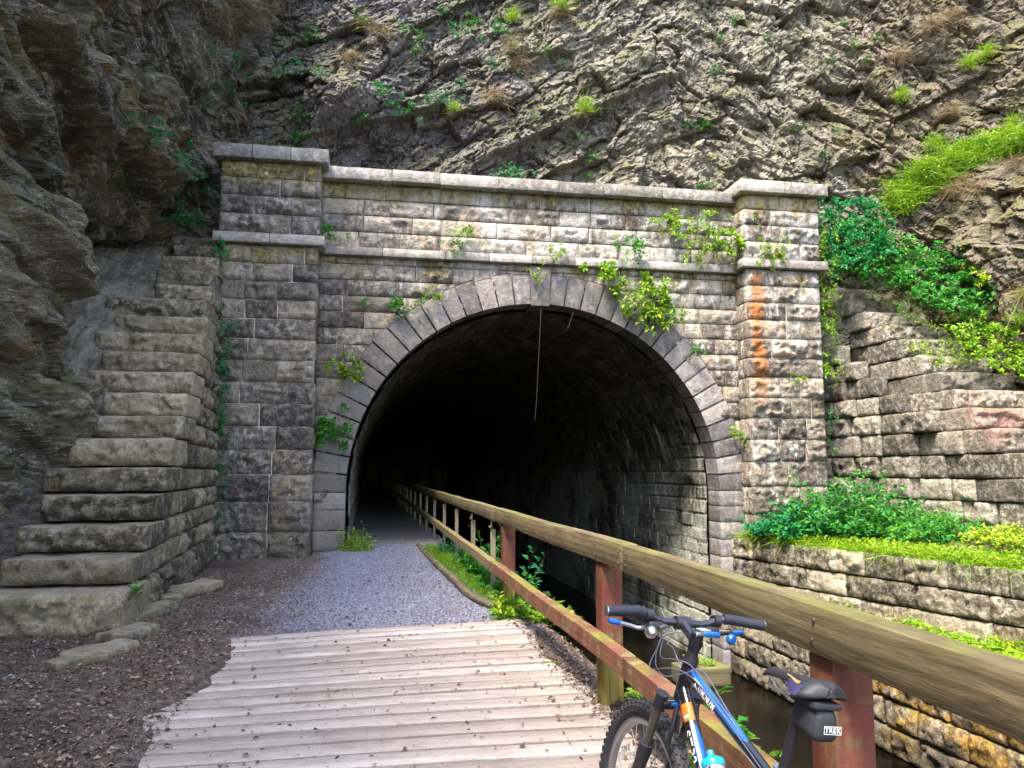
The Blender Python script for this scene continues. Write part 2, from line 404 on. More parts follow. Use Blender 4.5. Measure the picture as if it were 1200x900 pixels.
M['portal'] = stone_mat('portal_ashlar', (.075, .063, .058), (.29, .245, .19), (.42, .37, .295), white=1.0, speck=.4, moss=.6, ochre=.55, cool=.28, extra=portal_extra, bumpd=.022)
def ring_extra(k, base, wm, p, t, n1, n2, n3):
    X, Y, Z = k.xyz(p)
    return k.mix(k.mul(k.ramp(X, 2., -1.), .25), base, (.25, .215, .16)), k.mul(wm, k.mul(k.ramp(X, -1., 4., .25, 1.), k.ramp(Z, 1, 5, .35, .9)))
M['ring'] = stone_mat('dressed_arch_stone', (.12, .11, .112), (.21, .19, .18), (.28, .26, .24), white=.7, speck=.2, moss=.2, ochre=.15, cool=.5, extra=ring_extra, bumpd=.009)
M['coping'] = stone_mat('coping_stone', (.19, .175, .16), (.33, .305, .28), (.45, .42, .39), white=.6, speck=.9, moss=.3, ochre=.3, cool=.15, bumpd=.010)
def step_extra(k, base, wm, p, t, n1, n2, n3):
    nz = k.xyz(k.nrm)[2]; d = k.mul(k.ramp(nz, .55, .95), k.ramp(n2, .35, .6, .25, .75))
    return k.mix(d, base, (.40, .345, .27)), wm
M['step'] = stone_mat('step_stone', (.09, .073, .045), (.34, .275, .17), (.50, .43, .31), white=.35, speck=.6, moss=.6, ochre=.45, cool=.12, extra=step_extra, bumpd=.028)
def rs_extra(k, base, wm, p, t, n1, n2, n3):
    X, Y, Z = k.xyz(p)
    pk = k.mul(k.ramp(k.noise(k.map(p, loc=(6, 6, 1)), 1.6, 8, .7), .44, .60), k.mul(k.ramp(Y, 13.9, 12.9), k.ramp(Z, 1.7, 2.3)))
    return k.mix(k.mul(pk, .65), base, (.40, .21, .17)), k.mul(wm, k.ramp(Y, 12, 15, .5, 1.))
M['rstair'] = stone_mat('sunlit_stair_stone', (.09, .078, .06), (.28, .25, .205), (.42, .385, .33), white=.55, speck=.6, moss=.8, ochre=.45, cool=.1, extra=rs_extra, bumpd=.028)
def cw_extra(k, base, wm, p, t, n1, n2, n3):
    X, Y, Z = k.xyz(p)
    o = k.mul(k.mul(k.ramp(k.noise(k.map(p, loc=(1, 6, 1)), 1.4, 6, .65), .42, .58), k.ramp(Z, -.7, -1.3)), k.ramp(Y, 13.2, 11.8))
    base = k.mix(k.mul(o, .9), base, k.mix(k.ramp(n2, .4, .6), (.16, .085, .012), (.50, .29, .04)))
    wet = k.mul(k.ramp(Z, -1.9, -2.5), .7); base = k.mix(wet, base, (.03, .027, .02))
    return base, k.mul(wm, k.ramp(Z, -2.4, -.8, .3, 1.))
M['canalwall'] = stone_mat('canal_wall_stone', (.08, .065, .045), (.32, .28, .21), (.48, .43, .34), white=.6, speck=.7, moss=.7, ochre=.4, cool=.15, extra=cw_extra, bumpd=.026)
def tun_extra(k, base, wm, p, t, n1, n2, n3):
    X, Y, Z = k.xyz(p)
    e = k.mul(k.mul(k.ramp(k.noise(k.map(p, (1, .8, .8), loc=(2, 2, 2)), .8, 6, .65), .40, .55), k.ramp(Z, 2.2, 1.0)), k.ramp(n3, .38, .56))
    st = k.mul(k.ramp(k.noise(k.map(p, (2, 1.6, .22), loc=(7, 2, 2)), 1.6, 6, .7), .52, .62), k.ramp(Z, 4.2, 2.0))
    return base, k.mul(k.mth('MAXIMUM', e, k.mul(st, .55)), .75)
M['tunnel'] = stone_mat('dark_lining_stone', (.028, .026, .02), (.12, .11, .08), (.21, .195, .15), white=1., speck=.12, moss=.15, ochre=.3, cool=.1, extra=tun_extra, bumpd=.03, whitecol=(.62, .65, .58))  # dark brown-grey stone, pale crusts and streaks lower on the walls

k = NT('mortar'); n = k.noise(k.pos, 20, 5); k.bsdf(k.mix(k.ramp(k.noise(k.pos, 2.0, 5, .7), .42, .58), k.mix(n, (.07, .065, .055), (.16, .145, .125)), (.60, .56, .48)), .9, k.bump(n, .01)); M['mortar'] = k.m
k = NT('dark_mortar'); n = k.noise(k.pos, 20, 5); k.bsdf(k.mix(k.ramp(k.noise(k.pos, 3.0, 5, .7), .5, .75), (.03, .028, .02), (.10, .09, .065)), .95, k.bump(n, .01)); M['dmortar'] = k.m

# ground: trodden soil with leaf mould left, blue-grey crushed stone in the middle
k = NT('towpath_ground'); p = k.pos; X, Y, Z = k.xyz(p)
n1 = k.noise(p, 1.3, 5, .6); n2 = k.noise(p, 14, 8, .75); n3 = k.noise(p, 70, 5, .8)
soil = k.mix(k.ramp(n2, .38, .66), (.035, .028, .024), (.17, .125, .10)); soil = k.mix(k.ramp(n3, .50, .66, 0, .8), soil, (.30, .235, .195))
soil = k.mix(k.ramp(k.noise(k.map(p, loc=(3, 1, 0)), .9, 4), .48, .62, 0, .7), soil, (.045, .036, .032))
vg = k.vor(p, 62, 'F1', 'Color'); vx = k.xyz(vg)
grav = k.mix(k.ramp(vx[0], .1, .9), (.12, .123, .155), (.33, .34, .43)); grav = k.mix(k.ramp(vx[1], .72, .9), grav, (.48, .49, .60)); grav = k.mix(k.ramp(vx[2], .8, .95), grav, (.20, .15, .12))
grav = k.mix(k.ramp(n1, .52, .68, 0, .5), grav, soil)
gm = k.mul(k.ramp(k.add(X, k.mul(k.add(n1, -.5), 1.9)), -1.25, -.15), k.ramp(k.add(Y, k.mul(k.add(n1, -.5), 1.2)), 7.2, 7.9))
gm = k.mul(gm, k.ramp(Y, 18.5, 15.8, .0, 1.)); gm = k.mul(gm, k.ramp(Z, -.12, -.04))
inn = k.mix(k.ramp(n2, .35, .65), (.10, .09, .09), (.30, .275, .27))
c = k.mix(k.ramp(Y, 15.6, 17.2), soil, inn)
c = k.mix(gm, c, grav)
c = k.mix(k.mul(k.ramp(Z, -.15, -.5), .9), c, k.mix(k.ramp(n2, .4, .6), (.03, .026, .018), (.10, .085, .055)))
hh = k.add(k.mul(n2, .5), k.mul(n3, .5)); hh = k.add(hh, k.mul(k.mul(k.vor(p, 62, 'F1'), -1.2), gm))
k.bsdf(c, .92, k.bump(hh, .018), spec=.2); M['ground'] = k.m

k = NT('slab_rock'); p = k.pos; X, Y, Z = k.xyz(p); n2 = k.noise(p, 12, 8, .75)
ss = k.noise(k.map(p, (6, .9, 1.2)), 1.3, 6, .6); st = k.mix(k.ramp(ss, .35, .65), (.12, .10, .07), (.27, .245, .19)); st = k.mix(k.ramp(n2, .45, .62, 0, .75), st, (.10, .08, .055)); st = k.mix(k.ramp(k.noise(p, 3, 8, .75), .48, .62, 0, .7), st, (.07, .055, .04))
dirt = k.mix(k.ramp(n2, .36, .66), (.02, .017, .014), (.12, .09, .08))
k.bsdf(k.mix(k.ramp(k.add(Y, k.mul(k.noise(p, 1.4, 4), 2.)), 11.9, 12.8), dirt, st), .85, k.bump(k.add(n2, ss), .03)); M['slab'] = k.m

M['plank'] = wood_mat('weathered_plank', (.35, .295, .25), (.51, .445, .395), (.15, .11, .085), axis=0, grain=.7, gs=.5, dirt=.75)
M['rail_top'] = wood_mat('weathered_rail', (.15, .115, .065), (.27, .215, .135), (.05, .036, .018), axis=1, moss=.6, mosscol=(.20, .22, .03), grain=1.)
M['rail_low'] = wood_mat('red_stained_rail', (.20, .145, .085), (.30, .23, .14), (.09, .055, .035), axis=1, moss=.85, mosscol=(.27, .27, .04), paint=(.22, .07, .05), painta=.85)
M['post'] = wood_mat('red_stained_post', (.14, .08, .045), (.19, .13, .06), (.06, .03, .02), axis=2, moss=.55, mosscol=(.22, .18, .035), paint=(.17, .045, .035), painta=.92, zmoss=1)
M['baluster'] = wood_mat('grey_baluster', (.17, .145, .09), (.27, .235, .15), (.08, .065, .04), axis=2, moss=.5, mosscol=(.16, .17, .04))
M['log'] = wood_mat('old_kerb_log', (.10, .08, .06), (.22, .18, .14), (.04, .03, .02), axis=1, moss=.3)
M['timber'] = wood_mat('pale_timber', (.06, .052, .032), (.10, .09, .058), (.14, .12, .07), axis=0, moss=.4)
M['metal'] = plain('rusty_bracket', (.22, .17, .13), .6, .5)

# ------------------------------------------------------------------ cliffs
PATCH = {}
def cliff_patch(name, plan, du, z0, z1, dz, shape, key, drop=None):
    pl = spline(plan, 400); seg = np.linalg.norm(np.diff(pl, axis=0), axis=1); s = np.concatenate([[0], np.cumsum(seg)])
    nu = int(s[-1]/du); su = np.linspace(0, s[-1], nu); px = np.interp(su, s, pl[:, 0]); py = np.interp(su, s, pl[:, 1])
    tx, ty = np.gradient(px), np.gradient(py); L = np.hypot(tx, ty); nx, ny = ty/L, -tx/L     # right-hand side of the path = canyon side
    k = 25; ker = np.ones(k)/k
    nx = np.convolve(np.pad(nx, k//2, 'edge'), ker, 'valid'); ny = np.convolve(np.pad(ny, k//2, 'edge'), ker, 'valid')
    zz = np.arange(z0, z1, dz)
    U, Z = np.meshgrid(su, zz, indexing='ij'); X0 = px[:, None]+0*Z; Y0 = py[:, None]+0*Z
    off, dzv, tint = shape(U, Z, X0, Y0)
    if key == 'L':                                # soften the jumps between slabs so the mesh carries them cleanly
        kk = np.array([0, 0, 1, 3, 4, 3, 1, 0, 0.]); kk /= kk.sum()
        for ax_ in (0, 1):
            pd = np.pad(off, [(4, 4) if q == ax_ else (0, 0) for q in (0, 1)], 'edge'); off = sum(kk[q]*(pd[q:q+off.shape[0], :] if ax_ == 0 else pd[:, q:q+off.shape[1]]) for q in range(9))
        ub, vb = U*cos(.5)-Z*sin(.5), U*sin(.5)+Z*cos(.5); wq = .10*fbm(np.stack([U, Z, Z*0], -1)*1.5, 95, 3)
        off = off+.075*facet(ub/.75, (vb+wq)/.26, 91)[0]+.038*facet(ub/.33, (vb+wq)/.12, 93)[0]+.016*facet(ub/.2, (vb+wq)/.06, 97)[0]
    tw = .10*fbm(np.stack([U*1.7, Z*1.7, Z*0], -1), 61, 3)+.02*fbm(np.stack([U*9, Z*9, Z*0], -1), 64, 2)
    P = np.stack([X0+nx[:, None]*off-ny[:, None]*tw, Y0+ny[:, None]*off+nx[:, None]*tw, Z+dzv+.08*fbm(np.stack([U*1.9, Z*1.9, Z*0], -1), 67, 3)+.018*fbm(np.stack([U*10, Z*10, Z*0], -1), 69, 2)], -1)
    a = Acc(); a.grid(P, tint=tint)
    if drop:
        m = ~drop(P.reshape(-1, 3)[a.Q[0][:, 0]]); a.Q[0] = a.Q[0][m]; a.mq[0] = a.mq[0][m]
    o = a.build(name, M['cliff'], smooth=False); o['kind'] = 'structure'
    PATCH[key] = P.reshape(-1, 3)
    return o

def rock(u, v, seed, sizes=((2.6, .75, .42), (.95, .26, .17), (.36, .10, .07)), rough=.05, sawa=.045, fv=7, no=4, cr=.35):
    """u along the bedding, v across it"""
    P3 = np.stack([u*.5, v*.5, v*0], -1)
    wv = fbm(P3*1.1, seed+5, 3)*.32; wu = fbm(P3*1.3, seed+9, 3)*.5
    d = 0; tn = 0
    for i, (a, b, amp) in enumerate(sizes):
        f, h, e = facet((u+wu)/a+i*7.1, (v+wv*(.6 if i else 1.))/b, seed+i*3)
        d = d+amp*f; tn = tn+h*(.45, .3, .2, .05)[min(i, 3)]
        d = d-amp*cr*(1-sst(0., .10, e))
    saw = ((v+wv*.8)/.17+_h(np.floor((u+wu)/1.3), np.floor(v), np.floor(v)*0, seed)) % 1.0
    d = d+sawa*saw
    d = d+rough*fbm(np.stack([u*3.3, v*fv, v*0], -1), seed+20, no)+.10*fbm(np.stack([u*.6, v*.6, v*0], -1), seed+30, 3)
    return d, tn

def sh_left(U, Z, X, Y):
    a = .42; u = Y*cos(a)-Z*sin(a); v = Y*sin(a)+Z*cos(a)
    d, t = rock(u, v, 3, sizes=((2.3, 1.05, .46), (.95, .46, .20), (.42, .24, .09)), rough=.05, sawa=.0, fv=3.3, no=2, cr=.05)
    lean = .075*(Z-5)+.15*np.sin(Z*.8+Y*.5)
    cave = sst(10.7, 11.8, Y+.5*vn(np.stack([Y, Z, Z*0], -1)*1.2, 4))*np.clip((6.5+.22*(Y-13)-Z)/(2.1-.12*(Y-11)), 0, 1)**.8
    lean = lean-1.15*cave*sst(17.5, 15.8, Y)
    bul = .55*np.exp(-((Y-10.2)/1.1)**2)*sst(5.8, 4.2, Z)
    # a square notch with an overhanging roof high on the left face
    notch = sst(9.6, 9.9, Y+.3*Z-1.9)*sst(11.9, 11.5, Y+.3*Z-1.9)*sst(7.0, 7.3, Z+.1*Y-1.2)*sst(8.6, 8.2, Z+.1*Y-1.2)
    return lean+d*1.0+bul-.8*notch-.1, 0, t

def sh_back(U, Z, X, Y):
    a1 = radians(31); a2 = radians(-40)
    d1, t1 = rock(X*cos(a1)+Z*sin(a1), -X*sin(a1)+Z*cos(a1), 11, sizes=((2.0, .9, .16), (.8, .38, .12), (.30, .15, .075), (.13, .08, .035)), sawa=.015)
    d2, t2 = rock(X*cos(a2)+Z*sin(a2), -X*sin(a2)+Z*cos(a2), 17, sizes=((1.5, .8, .24), (.6, .36, .14), (.25, .17, .08), (.12, .09, .035)), sawa=.0)
    w = sst(6.2, 8.2, X-.25*(Z-9)+.8*vn(np.stack([X, Z, Z*0], -1)*.7, 6))
    big, hb, e = facet((X*cos(.5)+Z*sin(.5))/3.1, (-X*sin(.5)+Z*cos(.5))/1.4, 71)
    lean = -.10*(Z-8)+.24*big
    # outcrop above the left pilaster
    lean = lean+.75*np.exp(-((X+.9)/1.2)**2-((Z-10.0)/.65)**2)-.35*np.exp(-((X-.3)/.9)**2-((Z-8.7)/.5)**2)
    # long ledge, undercut, running up to the right
    ln = Z-(8.6+.52*(X-2.2)); lg = sst(-.1, .05, ln)*sst(1.9, .9, ln)*sst(1.6, 3., X)*sst(8.2, 7., X)
    lean = lean+.34*lg
    return lean+d1*(1-w)+d2*w, 0, t1*(1-w)+t2*w

def sh_right(U, Z, X, Y):
    a = radians(28); u = Y*cos(a)+Z*sin(a); v = -Y*sin(a)+Z*cos(a)
    d, t = rock(u, v, 29, sizes=((2.4, 1.2, .42), (.9, .5, .15), (.3, .17, .06), (.13, .09, .03)), rough=.05, sawa=0)
    lean = -.22*(Z-5)-.9*sst(7.1, 7.9, Z+.45*(Y-14.5))+.3
    return lean+d, 0, t

cliff_patch('cliff_face', [(-5.4, -6), (-5.2, 0), (-4.8, 5), (-4.25, 9), (-3.95, 11), (-3.8, 14), (-3.35, 17), (-2.9, 19.6)], .026, -.6, 14.5, .026, sh_left, 'L')
cliff_patch('cliff_face', [(-5.6, 17.6), (-3, 17.9), (2, 17.9), (8, 17.8), (12, 17.3), (15, 16.2)], .032, 2.0, 14.8, .032, sh_back, 'B', lambda p: (p[:, 0] > -2.2) & (p[:, 0] < 9.2) & (p[:, 2] < 5.9))
cliff_patch('cliff_face', [(11.2, 19.4), (12.4, 17.4), (13.2, 15), (13.8, 12), (14.6, 8), (15.5, 2), (16, -4)], .036, -.5, 14.5, .036, sh_right, 'R')

def hit(key, px, py, rad=7.):
    best = None
    for P in PATCH.values():
        a, b, w = proj(P)
        m = (np.abs(a-px) < rad) & (np.abs(b-py) < rad) & (w > 0)
        if m.any():
            Q = P[m]; j = np.argmin(w[m])
            if best is None or w[m][j] < best[1]: best = (Q[j], w[m][j])
    return None if best is None else best[0]

# ------------------------------------------------------------------ tunnel portal
D, XC, R, ZS = 16.2, 3.53, 3.93, 1.08
RO = R+.66
XL, XR = XC-R, XC+R
portal = empty('tunnel_portal', (XC, D, 0), 'stone tunnel portal with round arch, two pilasters, string course and coping', 'tunnel portal')
portal.empty_display_size = 1
ux, uy, uz = np.eye(3)
XA, XB = -1.05, 8.05                   # wall between pilasters
def in_arch(x, z): return (z < ZS and abs(x-XC) < R+.33) or (z >= ZS and (x-XC)**2+(z-ZS)**2 < (R+.33)**2)
def keep(a, b, z, zz):
    a += XA; b += XA
    return not all(in_arch(x, y) for x in (a, b, (a+b)/2) for y in (z, zz))
def warp(P, mx, mz):
    wx = XA+mx+P[..., 0]; wz = mz+P[..., 1]
    dx, dz = wx-XC, wz-ZS; r = np.hypot(dx, dz)+1e-9; m = (dz > 0) & (r < R+.33)
    P[..., 0] = np.where(m, XC+dx/r*(R+.33)-XA-mx, P[..., 0]); P[..., 1] = np.where(m, ZS+dz/r*(R+.33)-mz, P[..., 1])
    m2 = (dz <= 0) & (np.abs(dx) < R+.33)
    P[..., 0] = np.where(m2, XC+np.sign(dx)*(R+.33)-XA-mx, P[..., 0])
    P[..., 2] = np.where(m | m2, np.minimum(P[..., 2], .03), P[..., 2])
    return P
a = Acc()
masonry(a, (XA, D, 0), ux, uz, -uy, XB-XA, [.55, .5, .46, .42, .40, .38, .36, .35, .345, .34, .335, .33, .33, .33, .165], (.5, 1.15), keep=keep, warp=warp, push=.06, depth=.2, z0=.27, res=.045)
masonry(a, (XA, D, 0), ux, uz, -uy, XB-XA, [.36, .35, .34, .34], (.5, 1.2), push=.065, depth=.2, z0=6.02, res=.045)
a.build('spandrel_wall', M['portal'], portal)
# mortar backing with the arch cut out (strip between arch and wall box)
b = Acc(); th = np.linspace(0, pi, 81); yb = D+.035
def outer(t):
    c, s_ = cos(t), sin(t); hx = (XB-XC) if c >= 0 else (XC-XA); k1 = hx/abs(c) if abs(c) > 1e-6 else 1e9; k2 = (7.5-ZS)/s_ if s_ > 1e-6 else 1e9
    kk = min(k1, k2); return XC+c*kk, ZS+s_*kk
G = np.array([[(XC+cos(t)*(R+.2), yb, ZS+sin(t)*(R+.2)), (outer(t)[0], yb, outer(t)[1])] for t in th]); b.grid(G)
for s_, xo in ((-1, XA), (1, XB)):
    xi = XC+s_*(R+.2); b.grid(np.array([[(xi, yb, -3), (xo, yb, -3)], [(xi, yb, ZS), (xo, yb, ZS)]], float))
b.build('mortar', M['mortar'], portal, smooth=False)

# ring of dressed voussoirs + jamb stones; soffit depth .55 m
vo = Acc(); key = Acc(); NV = 35
for i in range(NV):
    t0, t1 = pi*i/NV, pi*(i+1)/NV; isk = (i == NV//2)
    g = .0035; r0, r1 = (R-.045, RO+.14) if isk else (R, RO+random.uniform(-.03, .03))
    if isk: t0 -= .008; t1 += .008
    tm = (t0+t1)/2; y0 = D-.05-(.05 if isk else random.uniform(0, .012)); y1 = D+.55
    n_r, n_t, n_d = 12, 8, 6
    rr = np.linspace(r0, r1, n_r); tt = np.linspace(t0+g, t1-g, n_t); dd = np.linspace(0, y1-y0, n_d); dd[1] = .012
    so = np.array([i*3.7, 1.1*i, 5.]); tn = rng.random()
    def fin(Rr, Tt, Yy):
        P = np.stack([XC+np.cos(Tt)*Rr, Yy, ZS+np.sin(Tt)*Rr], -1)
        P[..., 1] += fbm(P*3+so, 3, 3)*.009
        return P
    A_, B_ = np.meshgrid(rr, tt, indexing='ij')
    edge = np.minimum(np.minimum(A_-r0, r1-A_), np.minimum(B_-t0-g, t1-g-B_)*R)
    F = fin(A_, B_, y0+.012*(edge < .008)); acc = key if isk else vo
    acc.grid(F, tint=tn)
    A_, B_ = np.meshgrid(rr, dd, indexing='ij')
    for t in (t0+g, t1-g): acc.grid(fin(A_, A_*0+t, y0+B_), tint=tn)
    A_, B_ = np.meshgrid(tt, dd, indexing='ij')
    for r_ in (r0, r1): acc.grid(fin(A_*0+r_, A_, y0+B_), tint=tn)
for s_ in (-1, 1):
    hs = ([.34, .40, .40, .46, .54] if s_ < 0 else [.33, .34, .36, .36, .36, .38, .38, .4, .4, .4, .4]); z = ZS; jb = Acc()
    for hh in hs:
        w = .63+random.uniform(-.03, .03)
        sbox(jb, (XC+s_*(R+w/2), D+.25, z-hh/2), (w, hh-.014, .60), (ux, uz, -uy), .06, .012, .006, 6., .008)
        z -= hh
    jb.build('jamb', M['ring'], portal)
vo.build('arch_ring', M['ring'], portal); key.build('keystone', M['ring'], portal)

# pilasters
def pilaster(x0, x1, zb, name, lab):
    pa = Acc(); yf = 15.70
    low = [.58, .58, .52, .47, .45, .44, .43, .42, .42, .40, .38, .37, .36, .36][:]
    hs = []; z = zb
    while z < 5.86-.2: hs.append(low[min(len(hs), len(low)-1)]); z += hs[-1]
    sc = (5.86-zb)/sum(hs); hs = [h*sc for h in hs]
    masonry(pa, (x0, yf, 0), ux, uz, -uy, x1-x0, hs, (.45, 1.05), push=.10, depth=.25, z0=zb, res=.04, ends=1)
    masonry(pa, (x1, yf+.02, 0), uy, uz, ux, .6, hs, (.6, .9), push=.03, depth=.2, z0=zb, res=.06, ends=1)
    masonry(pa, (x0, yf+.6, 0), -uy, uz, -ux, .58, hs, (.6, .9), push=.03, depth=.2, z0=zb, res=.06, ends=1)
    up = [.42, .40, .38, .36]; su = (7.53-6.08)/sum(up); up = [h*su for h in up]
    xa, xb = x0-.04, x1+.02
    masonry(pa, (xa, yf-.03, 0), ux, uz, -uy, xb-xa, up, (.6, 1.4), push=.09, depth=.25, z0=6.08, res=.04, ends=1)
    masonry(pa, (xb, yf-.01, 0), uy, uz, ux, .6, up, (.6, .9), push=.03, depth=.2, z0=6.08, res=.06, ends=1)
    masonry(pa, (xa, yf+.6, 0), -uy, uz, -ux, .6, up, (.6, .9), push=.03, depth=.2, z0=6.08, res=.06, ends=1)
    o = pa.build('pilaster', M['portal'], portal)
    if lab: o['label'] = lab
    m = Acc()
    for (aa, bb, y0, za, zz) in ((x0+.02, x1-.02, yf+.02, zb, 5.86), (xa+.02, xb-.02, yf, 6.0, 7.53)):
        sbox(m, ((aa+bb)/2, (y0+D+.3)/2, (za+zz)/2), (bb-aa, zz-za, D+.3-y0), (ux, uz, -uy), .5, .005, 0)
    m.build('mortar', M['mortar'], o)
    # string band and cap
    s = Acc(); w = x1-x0+.26
    for q in range(2): sbox(s, (x0-.13+w*(.25+.5*q), yf+.22, 5.97), (w/2-.008, .19, .74), (ux, uz, -uy), .07, .018, .008, 5.)
    s.build('string_band', M['coping'], o)
    s = Acc(); w = x1-x0+.34; nn = 3 if x0 < 0 else 2
    for q in range(nn): sbox(s, ((x0+x1)/2-w/2+w*(q+.5)/nn, yf+.28, 7.66), (w/nn-.008, .27, 1.0), (ux, uz, -uy), .07, .02, .010, 5.)
    s.build('cap_stone', M['coping'], o)
pilaster(-2.85, -1.02, -.22, 'pilaster', 'dark left pilaster of rock-faced blocks with pale joints')
pilaster(8.00, 9.74, .0, 'pilaster', 'pale right pilaster with an orange rust streak')

s = Acc(); x = XA-.02
while x < XB:
    L = min(random.uniform(.9, 1.4), XB+.02-x)
    if XB-x-L < .4: L = XB+.02-x
    sbox(s, (x+L/2, D+.03, 5.93), (L-.008, .17, .40), (ux, uz, -uy), .08, .015, .006, 5.)
    x += L
s.build('string_course', M['coping'], portal)
s = Acc(); x = XA+.02
while x < XB:
    L = min(random.uniform(.8, 1.5), XB-.0-x)
    if XB-x-L < .4: L = XB-x
    sbox(s, (x+L/2, D+.28, 7.53+random.uniform(-.008, .008)), (L-.010, .25, 1.05), (ux, uz, -uy), .08, .018, .010, 5.)
    x += L
s.build('coping', M['coping'], portal)

# lining of the tunnel (barrel, side walls), dark inside
li = Acc()
def lining(y0, y1, dy, da):
    ys = np.arange(y0, y1+1e-6, dy)
    prof = []
    zz = np.arange(-3.1, ZS, da)
    prof += [(XL, z, -1, 0) for z in zz]
    tt = np.linspace(pi, 0, int(pi*R/da)); prof += [(XC+cos(t)*R, ZS+sin(t)*R, cos(t), sin(t)) for t in tt]
    prof += [(XR, z, 1, 0) for z in zz[::-1]]
    pr_ = np.array(prof); sl = np.concatenate([[0], np.cumsum(np.hypot(np.diff(pr_[:, 0]), np.diff(pr_[:, 1])))])
    S, Y = np.meshgrid(sl, ys, indexing='ij')
    ch = .31; row = np.floor(S/ch); fx = (Y/.62+_h(row, row*0, row*0, 5)) % 1.; fz = (S/ch) % 1.
    e = np.minimum(np.minimum(fx, 1-fx)*.62, np.minimum(fz, 1-fz)*ch)
    blk = _h(row, np.floor(Y/.62+_h(row, row*0, row*0, 5)), row*0, 8)
    d = .02+.03*sst(.0, .035, e)+.03*blk+.02*fbm(np.stack([S*5, Y*5, S*0], -1), 4, 3)
    X = pr_[:, 0][:, None]-pr_[:, 2][:, None]*d; Z = pr_[:, 1][:, None]-pr_[:, 3][:, None]*d
    li.grid(np.stack([X, Y, Z], -1), tint=blk)
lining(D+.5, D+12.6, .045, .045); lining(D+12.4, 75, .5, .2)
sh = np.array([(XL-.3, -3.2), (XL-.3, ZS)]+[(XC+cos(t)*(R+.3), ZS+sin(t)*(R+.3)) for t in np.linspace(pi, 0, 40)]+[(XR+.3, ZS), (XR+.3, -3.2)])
li.grid(np.stack([np.stack([sh[:, 0], sh[:, 0]*0+y_, sh[:, 1]], -1) for y_ in (D+.16, 76)], 1))  # added outer shell, unseen, stops daylight leaking through gaps in the lining
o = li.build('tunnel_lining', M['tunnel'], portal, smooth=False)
g = Acc(); g.grid(np.array([[(XL-1, 75, -4), (XR+1, 75, -4)], [(XL-1, 75, 7), (XR+1, 75, 7)]], float)); g.build('tunnel_cap', M['tunnel'], portal)  # added sheet capping the unseen depth so the tunnel stays dark

# ------------------------------------------------------------------ left stone stairs
zs = [.37, .65, .93, 1.24, 1.54, 1.90, 2.21, 2.55, 2.90, 3.24, 3.60, 3.95, 4.33, 4.68, 5.05, 5.42, 5.78, 6.05]
xr_ = [-2.24, -2.27, -2.30, -2.33, -2.33, -2.34, -2.36, -2.40, -2.47, -2.49, -2.53, -2.58, -2.66, -2.70, -2.77, -2.80, -2.86, -2.93]
xl_ = [-3.5, -3.4, -3.45, -3.55, -3.6, -3.6, -3.6, -3.6, -3.85, -3.8, -4.15, -3.9, -4.15, -3.7, -3.85, -3.8, -3.76, -3.8]
st = empty('stone_stairs', (-3, 8.1, 0), 'dark mossy stone steps climbing beside the left pilaster against the overhanging cliff', 'stairs')
def step_block(name, parent, xa, xb, y, ztop, h, depth, mat, seed, push=.05, amp=.03, rad=.05):
    a = Acc(); yaw = random.uniform(-.02, .02)
    ax = np.array([[cos(yaw), sin(yaw), 0], [0, 0, 1], [sin(yaw), -cos(yaw), 0]])
    sbox(a, ((xa+xb)/2, y+depth/2, ztop-h/2), (xb-xa, h, depth), ax, .035, rad, amp, 3.2, push, seed=seed, margin=.07)
    return a.build(name, mat, parent)
for i in range(18):
    zb = zs[i-1] if i else -.06
    h = zs[i]-zb-.022
    step_block('step', st, xl_[i]+random.uniform(-.12, .12), xr_[i]+random.uniform(-.03, .05), 8.1+.47*i+random.uniform(-.04, .04), zs[i], h, .85, M['step'], 100+i*7, push=.10, amp=.02, rad=.032)
sw = Acc()
for i in range(17):          # side wall courses under the treads, each one starting behind its step block
    zb = zs[i-1] if i else -.12
    y = 8.1+.47*i+.82; ye = 15.9; hh = zs[i]-zb
    while y < ye:
        L = min(random.uniform(.5, 1.15), ye-y)
        if ye-y-L < .25: L = ye-y
        xm = np.interp(y+L/2, [8.1, 14.6, 16], [-2.24, -2.64, -2.78])-.012*i*.5
        sbox(sw, (xm-.15, y+L/2, zb+hh/2), (L-.02, hh-.02, .3), (uy, uz, ux), .04, .025, .02, 6., .08*random.uniform(.4, 1.2), 'udlrf')
        y += L
sw.build('side_wall', M['step'], st)
co = Acc()
P = np.array([[(-3.7, 8.7, -.1), (-2.42, 8.7, -.1)], [(-3.7, 16, -.1), (-2.95, 16, -.1)]])
YY = np.linspace(8.9, 16.2, 40); top = 0*YY
for j in range(39):
    zt = max(.2, np.interp(YY[j], [8.1+.47*i for i in range(18)], zs)-.45)
    x1 = np.interp(YY[j], [8.1, 14.6, 16], [-2.40, -2.80, -2.95]); x0 = -3.8
    y0, y1 = YY[j], YY[j+1]
    co.add([(x0, y0, -.1), (x1, y0, -.1), (x1, y0, zt), (x0, y0, zt), (x0, y1, -.1), (x1, y1, -.1), (x1, y1, zt), (x0, y1, zt)], [(0, 1, 2, 3), (1, 5, 6, 2), (3, 2, 6, 7), (4, 0, 3, 7)])
co.build('core', M['dmortar'], st, smooth=False)

